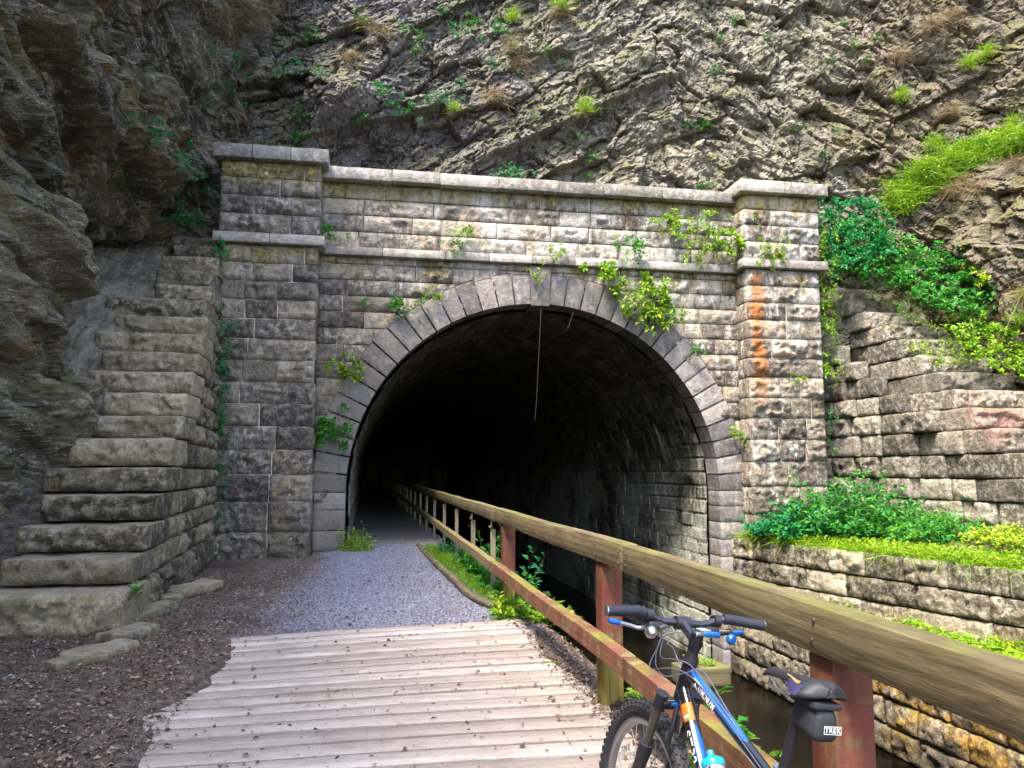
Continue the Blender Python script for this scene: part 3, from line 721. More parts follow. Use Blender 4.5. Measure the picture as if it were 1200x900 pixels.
# slab / dirt ramp between the stairs and the cliff
X_, Y_ = np.meshgrid(np.arange(-5.9, -3.25, .04), np.arange(7.6, 17.2, .05), indexing='ij')
Zr = np.interp(Y_, [7.6, 8.3, 11.2, 13.5, 16.6], [-.25, -.12, 2.15, 3.75, 5.85])+.22*fbm(np.stack([X_*1.2, Y_*.8, X_*0], -1), 4, 5)+.10*facet(X_*1.1+Y_*.3, Y_*.5, 4)[0]+.03*fbm(np.stack([X_*9, Y_*6, X_*0], -1), 8, 3)
Zr = Zr+(-3.6-X_)*.28
a = Acc(); a.grid(np.stack([X_, Y_, Zr], -1)); o = a.build('rock_slope', M['slab']); o['kind'] = 'structure'

# ------------------------------------------------------------------ right stone stairs
rt = empty('stone_stairs', (11.5, 12, .3), 'sunlit stone steps overgrown with green plants right of the portal', 'stairs')
rz = [(.95, 10.7), (1.36, 11.2), (1.80, 11.75), (2.25, 12.3), (2.67, 12.85), (3.06, 13.4), (3.47, 13.95), (3.88, 14.5), (4.32, 15.05), (4.70, 15.55), (5.10, 16.05), (5.48, 16.55), (5.86, 17.0), (6.2, 17.4)]
rx = [10.95, 10.9, 10.9, 10.88, 10.95, 11.02, 11.22, 11.2, 11.18, 11.14, 11.06, 10.98, 10.95, 10.9]
re_ = [15, 15, 15, 15, 14.2, 13.6, 12.9, 12.9, 12.7, 12.7, 12.6, 12.6, 12.6, 12.6]
for i, ((z, y), x) in enumerate(zip(rz, rx)):
    zb = rz[i-1][0] if i else .5
    xe = min(re_[i], 13.9)
    step_block('step', rt, x, (x+xe)/2+random.uniform(-.3, .3) if i in (3, 4) else xe, y, z, z-zb-.01, 1.7, M['rstair'], 500+i*11, push=.10, amp=.03, rad=.04)
    if i in (3, 4): step_block('step', rt, (x+xe)/2+.32, xe, y, z, z-zb-.01, 1.7, M['rstair'], 800+i*11, push=.08, amp=.03, rad=.04)
sw = Acc(); ylow = 8.6
for i in range(-2, 12):
    zb = rz[i-1][0] if i > 0 else .5-.42*(1-i) + (.42 if i else .42)
    zt = rz[i][0] if i >= 0 else zb+.42
    if i <= 0: zt = rz[0][0]+.42*i; zb = zt-.42
    y = (rz[i][1]+1.05 if i >= 5 else rz[i][1]+.75 if i >= 0 else ylow); ye = 16.9; hh = zt-zb
    while y < ye:
        L = min(random.uniform(.45, 1.2), ye-y)
        if ye-y-L < .25: L = ye-y
        mid = y+L/2; outx = 0 if mid < 13.9 else -.24
        xm = np.interp(mid, [9, 12.7, 16.5], [11.05, 10.72, 10.32])+outx*.5+.24-.01*i
        sbox(sw, (xm+.15, mid, zb+hh/2), (L-.012, hh-.014, .32), (-uy, uz, -ux), .05, .03, .015, 5., .07*random.uniform(.3, 1.3), 'udlrf')
        y += L
sw.build('side_wall', M['rstair'], rt)
co = Acc()
YY = np.linspace(8.6, 17.2, 40)
for j in range(39):
    zt = max(.2, np.interp(YY[j], [y for z, y in rz], [z for z, y in rz])-.60)
    x0 = np.interp(YY[j], [9, 12.7, 16.5], [11.05, 10.72, 10.32])+.85; x1 = 14
    y0, y1 = YY[j], YY[j+1]
    co.add([(x0, y0, -.1), (x1, y0, -.1), (x1, y0, zt), (x0, y0, zt), (x0, y1, -.1), (x1, y1, -.1), (x1, y1, zt), (x0, y1, zt)], [(0, 1, 2, 3), (4, 0, 3, 7), (3, 2, 6, 7)])
co.build('core', M['dmortar'], rt, smooth=False)

# ------------------------------------------------------------------ canal walls
cw = empty('canal_wall', (7.7, 12, -2.7), 'pale block retaining wall along the far side of the canal under the green bank', 'retaining wall')
def wallrun(acc, p0, p1, z0, courses, push, blen=(.5, 1.2), res=.045, n=None):
    p0 = np.array(p0, float); p1 = np.array(p1, float); d = p1-p0; L = np.hypot(*d); u = np.array([d[0]/L, d[1]/L, 0]); nn = np.array([u[1], -u[0], 0])
    if n is not None and nn@np.array(n) < 0: nn = -nn
    masonry(acc, (p0[0], p0[1], 0), u, uz, nn, L, courses, blen, push=push, depth=.3, z0=z0, res=res, rad=.03, amp=.014)
    return u, nn, L
up = Acc()
uu, nn, L = wallrun(up, (7.72, 16.2), (9.75, 8.1), -1.15, [.42, .40, .42], .07, blen=(.7, 1.5), n=(-1, 0, 0))
up.build('upper_wall', M['canalwall'], cw)
lo = Acc()
wallrun(lo, (7.60, 16.2), (7.75, 10.5), -3.1, [.42, .40, .40, .38, .36], .09, n=(-1, 0, 0)); wallrun(lo, (7.75, 10.5), (8.1, 3.0), -3.1, [.42, .40, .40, .38, .36], .09, n=(-1, 0, 0))
lo.build('lower_wall', M['canalwall'], cw)
bk = Acc()
for (x0, y0, x1, y1, za, zb_) in ((7.80, 16.3, 9.85, 8.0, -1.3, .05), (7.68, 16.3, 7.83, 10.5, -3.2, -1.18), (7.83, 10.5, 8.18, 3, -3.2, -1.18)):
    bk.grid(np.array([[(x0, y0, za), (x1, y1, za)], [(x0, y0, zb_), (x1, y1, zb_)]], float))
bk.build('mortar', M['dmortar'], cw, smooth=False)
# earth ledge and bank tops
k = NT('bank_earth'); n2 = k.noise(k.pos, 9, 7, .7); k.bsdf(k.mix(k.ramp(n2, .35, .65), (.03, .03, .012), (.10, .10, .03)), .95, k.bump(n2, .03)); M['earth'] = k.m
a = Acc(); tt = np.linspace(0, 1, 60)
G = np.zeros((60, 14, 3))
for i, t in enumerate(tt):
    y = 16.2-t*13.2; xi = np.interp(y, [3, 10.5, 16.2], [8.1, 7.77, 7.64]); xo = np.interp(y, [3, 8.1, 16.2], [11., 9.85, 7.85])
    for j in range(14): s_ = j/13; G[i, j] = (xi+(xo-xi)*s_, y, -1.16+.12*s_)
G[..., 2] += .03*fbm(G*4, 2, 3); a.grid(G)
G = np.zeros((70, 40, 3))
for i, t in enumerate(np.linspace(0, 1, 70)):
    y = 16.3-t*13.3; xi = np.interp(y, [3, 8.1, 16.3], [11.1, 9.9, 7.8]); xo = 14.6
    for j in range(40):
        s_ = (j/39)**1.3; x = xi+(xo-xi)*s_; G[i, j] = (x, y, .07+.5*float(sst(xi, 11.3, np.array(x))))
G[..., 2] += .06*fbm(G*1.5, 6, 4); a.grid(G)
o = a.build('bank', M['earth']); o['kind'] = 'structure'

# near bank face below the railing
nb = empty('canal_bank_wall', (1.75, 8, -2.7), 'dark rough stone bank wall dropping from the towpath to the water', 'retaining wall')
a = Acc(); masonry(a, (1.80, 0, 0), uy, uz, ux, 17, [.45, .4, .4, .4, .4, .4, .3], (.5, 1.2), push=.08, depth=.3, z0=-2.85, res=.09, rad=.03, amp=.02); a.build('stonework', M['step'], nb)

# ------------------------------------------------------------------ ground sheet + water
def edge_x(Y): return np.where(Y < 8.9, 1.74, 1.68)+.04*np.sin(Y*2.1)+.03*np.sin(Y*5.3+1)
def ground_z(X, Y):
    z = .018*fbm(np.stack([X*1.7, Y*1.7, X*0], -1), 3, 4)-.012
    z = z-.10*sst(9., 14.5, Y)*sst(-.2, -1.2, X)
    z = np.where(X > 4, z*1, z)
    e = edge_x(Y); z = np.where(X > e, z-sst(0, .10, X-e)*3.05-.3*sst(.1, .8, X-e), z)
    z = np.where((X < -3.3), z+.25*sst(-3.3, -4.2, X), z)
    bw = (X > -1.55) & (X < 1.72) & (Y > 1.2) & (Y < np.interp(X, [-1.35, 1.6], [7.55, 8.02]))
    mound = .085*sst(-.05, .5, fbm(np.stack([X*.9, Y*.9, X*0], -1), 12, 4)+sst(-.55, -1.35, X)*1.15-.45+sst(1.3, 1.62, X)*.9)
    return np.where(bw, z*.3-.075+mound*1.55, z)
xs = np.concatenate([np.arange(-40, -6, 2), np.arange(-6, -4, .2), np.arange(-4, 1.5, .035), np.arange(1.5, 2.0, .012), np.arange(2.0, 9, .2), np.arange(9, 60, 3)])
ys = np.concatenate([np.arange(-40, 0, 2), np.arange(0, 3, .1), np.arange(3, 18, .035), np.arange(18, 30, .15), np.arange(30, 90, 2)])
X_, Y_ = np.meshgrid(xs, ys, indexing='ij')
Z_ = ground_z(X_, Y_); Z_ = np.where((X_ < XL-.02) & (Y_ > 17.2), Z_-.3, Z_)
a = Acc(); a.grid(np.stack([X_, Y_, Z_], -1)); o = a.build('ground', M['ground']); o['kind'] = 'structure'

k = NT('canal_water'); n = k.noise(k.pos, 2.5, 4); n2 = k.noise(k.pos, .5, 4)
k.bsdf(k.mix(k.ramp(n2, .4, .6), (.0015, .0013, .0008), (.005, .0037, .002)), .22, k.bump(n, .012, .4), spec=.10); M['water'] = k.m
a = Acc(); a.grid(np.array([[(1.5, -8, -2.68), (9, -8, -2.68)], [(1.5, 80, -2.68), (9, 80, -2.68)]], float)); o = a.build('water', M['water']); o['kind'] = 'structure'

# square pale timber block standing in the water
tb = Acc(); sbox(tb, (6.63, 15.45, -2.52), (1.0, .36, .62), (ux, uz, -uy), .05, .02, .012, 5.)
tag(tb.build('timber_block', M['timber'], loc=(6.63, 15.45, -2.7)), 'squared pale timber block standing in the dark water, weeds on its top', 'timber')

# ------------------------------------------------------------------ boardwalk
bwk = Acc(); NB = 23
yl = np.linspace(7.60, 3.05, NB+1); yr = np.linspace(8.08, 2.85, NB+1)
for i in range(NB):
    xl = -1.36+random.uniform(-.10, .10); xr = 1.60+random.uniform(-.10, .05)
    p0 = np.array([xl, (yl[i]+yl[i+1])/2, 0]); p1 = np.array([xr, (yr[i]+yr[i+1])/2, 0]); d = p1-p0; L = np.linalg.norm(d); u = d/L; v = np.array([-u[1], u[0], 0])
    wl = yl[i]-yl[i+1]; wr = yr[i]-yr[i+1]
    def post(P, L=L, wl=wl, wr=wr):
        t = P[..., 0]/L+.5; w0 = (wl+wr)/2; f = (wl+(wr-wl)*t)/w0; P[..., 1] = P[..., 1]*f; P[..., 2] += .004*np.sin(P[..., 0]*2.3+L*9); return P
    sbox(bwk, (p0+p1)/2+np.array([0, 0, .0+random.uniform(-.004, .004)]), (L, (wl+wr)/2-.030-random.random()*.008, .05), (u, v, uz), .07, .008, .0025, 7., post=post, tint=rng.random())
bw = bwk.build('boardwalk', M['plank']); bw.data.transform(Matrix.Translation((0, 0, .0)))
tag(bw, 'bleached plank boardwalk in the foreground, half buried in leaf litter at its left', 'boardwalk')

# kerb log along the gravel + flat stones at the foot of the stairs
a = Acc(); pts = [(1.47, 8.45, .0), (1.36, 9.0, .03), (1.25, 9.8, .02), (1.20, 11.0, .03), (1.15, 12.6, .02), (1.10, 14.6, .0), (1.07, 16.6, -.02)]
sp_ = spline(pts, 120); tube(a, sp_+.012*np.stack([fbm(sp_*6, 1), fbm(sp_*6, 2), fbm(sp_*6, 3)], -1), .05+.012*fbm(sp_*4, 5), 12)
tag(a.build('kerb_log', M['log']), 'thin weathered log edging the gravel path below the railing', 'log')
LS = [(225, 690, .95, .34, .10, .35), (176, 716, .75, .30, .09, .5), (150, 742, .55, .26, .08, .3), (118, 762, .6, .25, .07, .15), (196, 703, .4, .22, .09, .6), (92, 772, .45, .2, .05, -.1)]
for i, (px, py, w, d, h, yw) in enumerate(LS):
    c = at(px, py, Z=.03); a = Acc(); yw = yw+pi/2*.55; ax = np.array([[cos(yw), sin(yw), 0], [0, 0, 1], [sin(yw), -cos(yw), 0]])
    sbox(a, (c[0], c[1], h*.25), (w, h+.03, d), ax, .03, .03, .03, 4., .02, seed=900+i)
    tag(a.build('flat_stone', M['step'], loc=(c[0], c[1], 0)), 'flat worn stone set in the soil along the foot of the left stone steps', 'stone', 'flat stones along the foot of the left steps')

# ------------------------------------------------------------------ railing
def ln_(p, d): p = np.array(p, float); return np.array([p+np.array([.003, 0, 0]), p+np.array(d, float)])
rl = empty('wooden_railing', (1.55, 8, 0), 'wooden railing with mossy top rail and red-stained posts running into the tunnel', 'railing')
def beam(name, y0, y1, x, zt, h, w, mat, bev=.008, xe=None):
    a = Acc(); L = y1-y0; xe = x if xe is None else xe; dv = np.array([x-xe, y1-y0, 0.]); dv /= np.linalg.norm(dv); L = np.hypot(x-xe, y1-y0)
    def post(P):
        P[..., 1] += .004*np.sin(P[..., 0]*1.7+y0); P[..., 2] += .003*np.sin(P[..., 0]*2.3+y0*2); return P
    sbox(a, ((x+xe)/2, (y0+y1)/2, zt-h/2), (L-.006, h, w), (dv, uz, np.cross(dv, uz)*-1), .07, bev, .0035, 9., post=post)
    return a.build(name, mat, rl)
for (y0, y1) in ((.3, 4.55), (4.55, 9.35), (9.35, 14.0), (14.0, 18.8), (18.8, 23.6), (23.6, 28.4), (28.4, 33.2), (33.2, 41)):
    beam('top_rail', y0, y1, 1.53, 1.07, .155, .10, M['rail_top'], xe=1.42 if y0 < 1 else None)
    beam('lower_rail', y0-.2, y1-.2, 1.448, .48, .115, .09, M['rail_low'], xe=1.34 if y0 < 1 else None)
for y in (2.42, 5.09, 8.86):
    a = Acc(); sbox(a, (1.565 if y > 3 else 1.515, y, .385), (.14, 1.05, .14), (ux, uz, -uy), .06, .008, .003, 8.); a.build('post', M['post'], rl)
for y in (9.72, 11.55, 13.7, 15.9, 18.2, 20.6, 23, 25.5, 28, 30.5, 33, 35.5, 38, 40.4):
    tp = .80 if y < 13 else .86
    a = Acc(); sbox(a, (1.53, y, tp/2-.08), (.06, tp+.16, .06), (ux, uz, -uy), .08, .006, .002, 8.); bl = a.build('baluster', M['baluster'], rl)
    if y < 13:
        a = Acc(); tube(a, spline([(1.50, y-.085, .90), (1.50, y-.085, .83), (1.50, y-.06, .815), (1.50, y, .81), (1.50, y+.06, .815), (1.50, y+.085, .83)], 14), .011, 8); a.build('hanger', M['metal'], bl)

M['nail'] = plain('nail_head', (.16, .13, .11), .5, .7)
a = Acc()
for y in (2.42, 4.47, 4.63, 5.09, 8.86, 9.28, 9.42):
    for dz in (-.045, -.11): tube(a, ln_([1.478 if y > 4.5 else 1.478-(4.55-y)*.0259, y+random.uniform(-.02, .02), 1.07+dz], [-.008, 0, 0]), .007, 8)
    if y in (2.42, 5.09, 8.86):
        for dz in (-.03, -.09): tube(a, ln_([1.401 if y > 4.5 else 1.401-(4.35-y)*.0254, y, .475+dz], [-.008, 0, 0]), .008, 8)
nl = a.build('nail_heads', M['nail'], rl); nl['kind'] = 'stuff'

# ------------------------------------------------------------------ bicycle

BX, BY = .965, 2.13
bike = empty('bicycle', (BX, BY, .026), 'blue and black mountain bike leaning on the railing, seen from behind', 'bicycle', rot=(0, radians(7.5), radians(4.6)))
M['tyre'] = plain('tyre_rubber', (.03, .03, .036), .75, var=.3, nscale=200)
M['rim'] = plain('rim_alloy', (.50, .50, .50), .35, .85, var=.15)
M['black'] = plain('black_paint', (.012, .012, .018), .28, 0, .6, .6, var=.1)
M['blackp'] = plain('black_plastic', (.02, .02, .026), .5, 0, .5, var=.2)
M['grip'] = plain('grip_rubber', (.018, .021, .036), .6, 0, .5, var=.2)
M['blue'] = plain('blue_paint', (.02, .14, .50), .22, .35, .6, .8, var=.1)
M['chrome'] = plain('alloy', (.55, .55, .56), .28, .95, var=.1)
M['stanch'] = plain('stanchion', (.32, .29, .25), .25, .9, var=.1)
M['orange'] = plain('orange_decal', (.80, .16, .02), .4, var=.05)
M['white'] = plain('white_lettering', (.75, .76, .78), .4, var=.05)
M['cyan'] = plain('cyan_plastic', (.01, .42, .62), .3, coat=.4, var=.05)
M['seat'] = plain('saddle_cover', (.022, .022, .028), .45, var=.2, nscale=150)
M['seatp'] = plain('saddle_side', (.05, .045, .13), .35, var=.2)
M['gold'] = plain('saddle_stripe', (.50, .30, .10), .4, var=.1)
M['bag'] = plain('bag_nylon', (.022, .024, .032), .7, var=.3, nscale=300, bmp=.002)
M['red'] = plain('red_plastic', (.65, .01, .02), .3)
M['cable'] = plain('cable_sleeve', (.16, .17, .24), .35, .3)
def part(acc, name, mat, parent=None, smooth=True): return acc.build(name, mat, parent or bike, smooth)
def ln(a, b, n=8): return np.linspace(a, b, n)
HA = radians(71); hd = np.array([0, cos(HA), -sin(HA)])      # steering axis, pointing down
FA = np.array([0, .62, .335]); RA = np.array([0, -.43, .335])
Ht = np.array([0, .385, .865]); Hb = Ht-hd*-.13
STEER = radians(-2)
def steer(P):                       # turn about the steering axis
    P = np.asarray(P, float); k_ = hd; v = P-Ht; c, s_ = cos(STEER), sin(STEER)
    return Ht+v*c+np.cross(np.broadcast_to(k_, v.shape), v)*s_+(v@k_)[..., None]*k_*(1-c)
def wheel(cn, st_, nm_):
    f = (lambda P: steer(P)) if st_ else (lambda P: P)
    w = Acc(); tube(w, f(np.array([cn])), .01) if False else None
    th = np.linspace(0, 2*pi, 97)[:-1]
    t = Acc(); ph = np.linspace(0, 2*pi, 17)[:-1]
    G = np.array([[cn+np.array([.027*np.sin(q), (.308+.027*np.cos(q))*cos(a_), (.308+.027*np.cos(q))*sin(a_)]) for q in ph] for a_ in np.linspace(0, 2*pi, 97)])
    t.grid(f(G), wrap=True)
    for i_ in range(64):
        for r_, (off, wd) in enumerate(((0, .011), (.0165, .008), (-.0165, .008), (.0255, .006), (-.0255, .006))):
            a_ = 2*pi*(i_+(.5 if r_ in (1, 2) else 0))/64; q = np.arcsin(max(-1, min(1, off/.0275))); rr = .308+.027*np.cos(q)
            er = np.array([0, cos(a_), sin(a_)]); et = np.array([0, -sin(a_), cos(a_)]); nn_ = er*np.cos(q)+np.array([1., 0, 0])*np.sin(q); xx = np.cross(nn_, et)
            c0 = cn+er*(rr-0)+np.array([off, 0, 0]); B = []
            for hh_ in (-.002, .0055):
                for sx, sy in ((-1, -1), (1, -1), (1, 1), (-1, 1)): B.append(c0+nn_*hh_+xx*sx*wd*.6*(1 if hh_ < 0 else .8)+et*sy*.0085*(1 if hh_ < 0 else .8))
            t.add(f(np.array(B)), [(4, 5, 6, 7), (0, 1, 5, 4), (1, 2, 6, 5), (2, 3, 7, 6), (3, 0, 4, 7)])
    root = empty('wheel', (0, 0, 0), None, None); root.parent = bike
    tyre = t.build('tyre', M['tyre'], root, smooth=False)
    r = Acc(); prf = [(-.012, .285), (-.0135, .284), (-.0135, .268), (-.007, .258), (.007, .258), (.0135, .268), (.0135, .284), (.012, .285)]
    G = np.array([[cn+np.array([x_, r_*cos(a_), r_*sin(a_)]) for x_, r_ in prf] for a_ in np.linspace(0, 2*pi, 97)]); r.grid(f(G), wrap=True); r.build('rim', M['rim'], root)
    s = Acc()
    for i_ in range(32):
        a_ = 2*pi*i_/32; b_ = a_+(.5 if i_ % 4 < 2 else -.5); sd = .03 if i_ % 2 else -.03
        tube(s, f(np.array([cn+np.array([sd, .022*cos(b_), .022*sin(b_)]), cn+np.array([0, .26*cos(a_), .26*sin(a_)])])), .0012, 5)
    s.build('spokes', M['rim'], root)
    h = Acc(); tube(h, f(ln(cn-[.05, 0, 0], cn+[.05, 0, 0], 5)), [.008, .024, .016, .024, .008], 14); h.build('hub', M['chrome'], root)
    return root
wheel(FA, True, 'f'); wheel(RA, False, 'r')
BB = np.array([0, 0, .30]); ST = np.array([0, -.14, .70])
def tpath(p, q, r0, r1, mat, name, parent=None, seg=20, flat=1.):
    a = Acc(); P = ln(np.array(p, float), np.array(q, float), 10); tube(a, P, np.linspace(r0, r1, 10), seg); return part(a, name, mat, parent)
fr = Acc()
ht_ = Acc(); tube(ht_, ln(Ht+hd*-.005, Hb+hd*.01), .0235, 20); part(ht_, 'head_tube', M['black'])
T0 = Ht+hd*.03+np.array([0, -.01, 0]); T1 = ST+[0, .015, -.03]
D0 = Hb-hd*.03+np.array([0, -.01, 0]); D1 = BB
tube(fr, ln(BB, ST), .018, 16)
for sx in (-1, 1):
    tube(fr, ln(BB+[sx*.03, -.03, 0], RA+[sx*.065, 0, 0]), .010, 12); tube(fr, ln(ST+[sx*.02, -.0, -.04], RA+[sx*.065, 0, 0.01]), .009, 12)
tube(fr, ln(BB-[.04, 0, 0], BB+[.04, 0, 0], 3), .022, 16)
frame = part(fr, 'frame', M['black'])
# top and down tubes: black near both ends, blue in the middle
def two_tone(p, q, r0, r1, name, cuts):
    P = ln(np.array(p, float), np.array(q, float), 41); Rr = np.linspace(r0, r1, 41); a = Acc()
    for c0, c1, m in cuts:
        i0, i1 = int(c0*40), int(c1*40); tube(a, P[i0:i1+1], Rr[i0:i1+1], 24, mat=m)
    return a.build(name, [M['black'], M['blue']], frame)
tt_ = two_tone(T0, T1, .0200, .017, 'top_tube', ((0, 1, 0),))
dt_ = two_tone(D0, D1, .0235, .021, 'down_tube', ((0, 1, 0),))
def stripe(p, q, r0, r1, s0, s1, a0, a1, mat, parent, lift=.0004, taper=.3):
    d = (q-p)/np.linalg.norm(q-p); L = np.linalg.norm(q-p); sd = np.array([-1., 0, 0]); sd = sd-d*(sd@d); sd /= np.linalg.norm(sd); upv = np.cross(sd, d); upv = upv if upv[2] > 0 else -upv; G = []
    for t in np.linspace(s0, s1, 24):
        f_ = min(1, (t-s0)/(s1-s0)*5+taper, (s1-t)/(s1-s0)*5+taper); am = (a0+a1)/2; hw = (a1-a0)/2*f_; G.append([p+d*L*t+(sd*cos(q_)+upv*sin(q_))*(r0+(r1-r0)*t+lift) for q_ in np.linspace(am-hw, am+hw, 9)])
    a = Acc(); a.grid(np.array(G)); return a.build('colour_stripe', mat, parent)
stripe(T0, T1, .020, .017, .04, .72, .35, 2.2, M['blue'], tt_); stripe(T0, T1, .020, .017, .10, .60, 1.25, 1.5, M['cyan'], tt_, .0009)
stripe(D0, D1, .0235, .021, .20, .80, .55, 2.1, M['blue'], dt_); stripe(D0, D1, .0235, .021, .17, .75, .72, .92, M['white'], dt_, .0009)
# lettering wrapped on the tube surface
def wrap_text(txt, p, q, r, s0, size, ang, mat, parent, name='lettering', boxed=False, stack=False, bold=.0):
    cu = bpy.data.curves.new('t', 'FONT'); cu.body = txt; cu.size = size; cu.align_y = 'CENTER'; cu.extrude = 0; cu.offset = bold; cu.space_character = 1.15
    to = bpy.data.objects.new('t', cu); COL.objects.link(to); dg = bpy.context.evaluated_depsgraph_get(); me = bpy.data.meshes.new_from_object(to.evaluated_get(dg))
    V = np.array([v.co[:] for v in me.vertices]); Fc = [list(f.vertices) for f in me.polygons]
    bpy.data.objects.remove(to)
    p = np.array(p, float); q = np.array(q, float); d = (q-p)/np.linalg.norm(q-p)
    side = np.array([-1., 0, 0]); side = side-d*(side@d); side /= np.linalg.norm(side); upv = np.cross(side, d); upv = upv if upv[2] > 0 else -upv
    def wr(x, y, lift=.0006):
        a_ = ang+y/r; n_ = side*np.cos(a_)+upv*np.sin(a_); return p+d*(s0+x)+n_*(r+lift)
    W = [wr(v[0], v[1]) for v in V]
    me2 = bpy.data.meshes.new(name); me2.from_pydata([tuple(w) for w in W], [], Fc); me2.materials.append(mat); o = bpy.data.objects.new(name, me2); COL.objects.link(o); o.parent = parent
    if boxed:
        x0, x1 = V[:, 0].min()-.008, V[:, 0].max()+.008; y0, y1 = V[:, 1].min()-.003, V[:, 1].max()+.003; a = Acc(); e = .0016
        for (xa, xb, ya, yb_) in ((x0, x1, y0, y0+e), (x0, x1, y1-e, y1), (x0, x0+e, y0, y1), (x1-e, x1, y0, y1)):
            xs_ = np.linspace(xa, xb, 8); a.grid(np.array([[wr(x_, ya), wr(x_, yb_)] for x_ in xs_]))
        a.build('label_border', mat, parent)
    return o
wrap_text('ALUMINUM', T0, T1, .0202, .075, .024, .15, M['white'], tt_, boxed=True, bold=.0006)
wrap_text('STP21S', D0, D1, .0238, .135, .044, -.22, M['white'], dt_, bold=.0006)
a = Acc()
dd_ = (D1-D0)/np.linalg.norm(D1-D0); sd_ = np.array([-1., 0, 0]); up_ = np.cross(sd_, dd_); up_ = up_ if up_[2] > 0 else -up_
G = np.array([[D0+dd_*s_+(sd_*cos(q)+up_*sin(q))*.0242 for q in np.linspace(-.5, 1.6, 10)] for s_ in np.linspace(.052, .108, 6)]); a.grid(G); a.build('orange_badge', M['orange'], dt_)
wrap_text('S', D0, D1, .0246, .089, .024, .4, M['white'], dt_, bold=.0006)
# fork
fk = Acc(); cr = Hb+hd*.03
tube(fk, steer(ln(cr+[-.062, 0, .006], cr+[.062, 0, .006], 7)), .019, 14)
fork = part(fk, 'fork', M['black'])
dec = Acc(); tube(dec, steer(ln(cr+[-.035, -.018, .008], cr+[.035, -.018, .008], 4)), .007, 8); dec.build('crown_decal', M['blue'], fork)
for sx in (-1, 1):
    topc = cr+np.array([sx*.062, .0, .03]); low = FA+np.array([sx*.062, 0, 0]); v = low-topc
    a = Acc(); tube(a, steer(ln(topc-v*.02, topc+v*.10, 4)), .021, 14); a.build('crown_cap', M['blackp'], fork)
    a = Acc(); tube(a, steer(ln(topc+v*.08, topc+v*.46, 4)), .0145, 14); a.build('stanchion', M['stanch'], fork)
    a = Acc(); tube(a, steer(ln(topc+v*.42, topc+v*1.0, 8)), [.024, .024, .021, .021, .02, .02, .019, .016], 14); a.build('fork_leg', M['blackp'], fork)
# brake callipers on the fork
for sx in (-1, 1):
    a = Acc(); tube(a, steer(spline([cr+[sx*.048, -.035, -.12], cr+[sx*.045, -.05, -.06], cr+[sx*.035, -.055, .01]], 8)), .008, 8)
    part(a, 'brake_arm', M['blackp'], fork); a = Acc(); sbox(a, steer(cr+np.array([sx*.026, -.05, -.045])), (.012, .016, .06), None, .02, .004, 0); part(a, 'brake_pad', M['blackp'], fork)
# headset, stem, bar
a = Acc(); tube(a, steer(ln(Ht-hd*-.0, Ht-hd*.075, 6)), [.027, .024, .018, .018, .019, .019], 18); head = part(a, 'headset', M['blackp'])
SB = steer(Ht-hd*.085); BC = steer(np.array([0, .455, .975]))
a = Acc(); tube(a, ln(SB+[0, -.012, -.02], BC, 6), [.019, .018, .0165, .0165, .018, .020], 18); tube(a, steer(ln(Ht-hd*.05, Ht-hd*.105, 3)), .021, 18); stem = part(a, 'stem', M['black'])
a = Acc(); tube(a, ln(BC-[.026, 0, 0], BC+[.026, 0, 0], 3), .0225, 16); a.build('stem_clamp', M['blackp'], stem)
a = Acc(); sbox(a, SB+np.array([.0, -.012, .014]), (.03, .022, .016), None, .01, .004, 0); a.build('stem_bolt', M['chrome'], stem)
def barP(x): # riser bar
    ax_ = abs(x); zr = .028*float(sst(.06, .17, np.array(ax_))); yb_ = -.035*max(0, ax_-.12)/.2
    return BC+np.array([x, yb_, zr-.01*max(0, ax_-.17)/.15])
SG = .285
bp = np.array([barP(x) for x in np.linspace(-SG+.10, SG-.10, 41)]); a = Acc(); tube(a, bp, .0130, 16); bar = part(a, 'handlebar', M['black'])
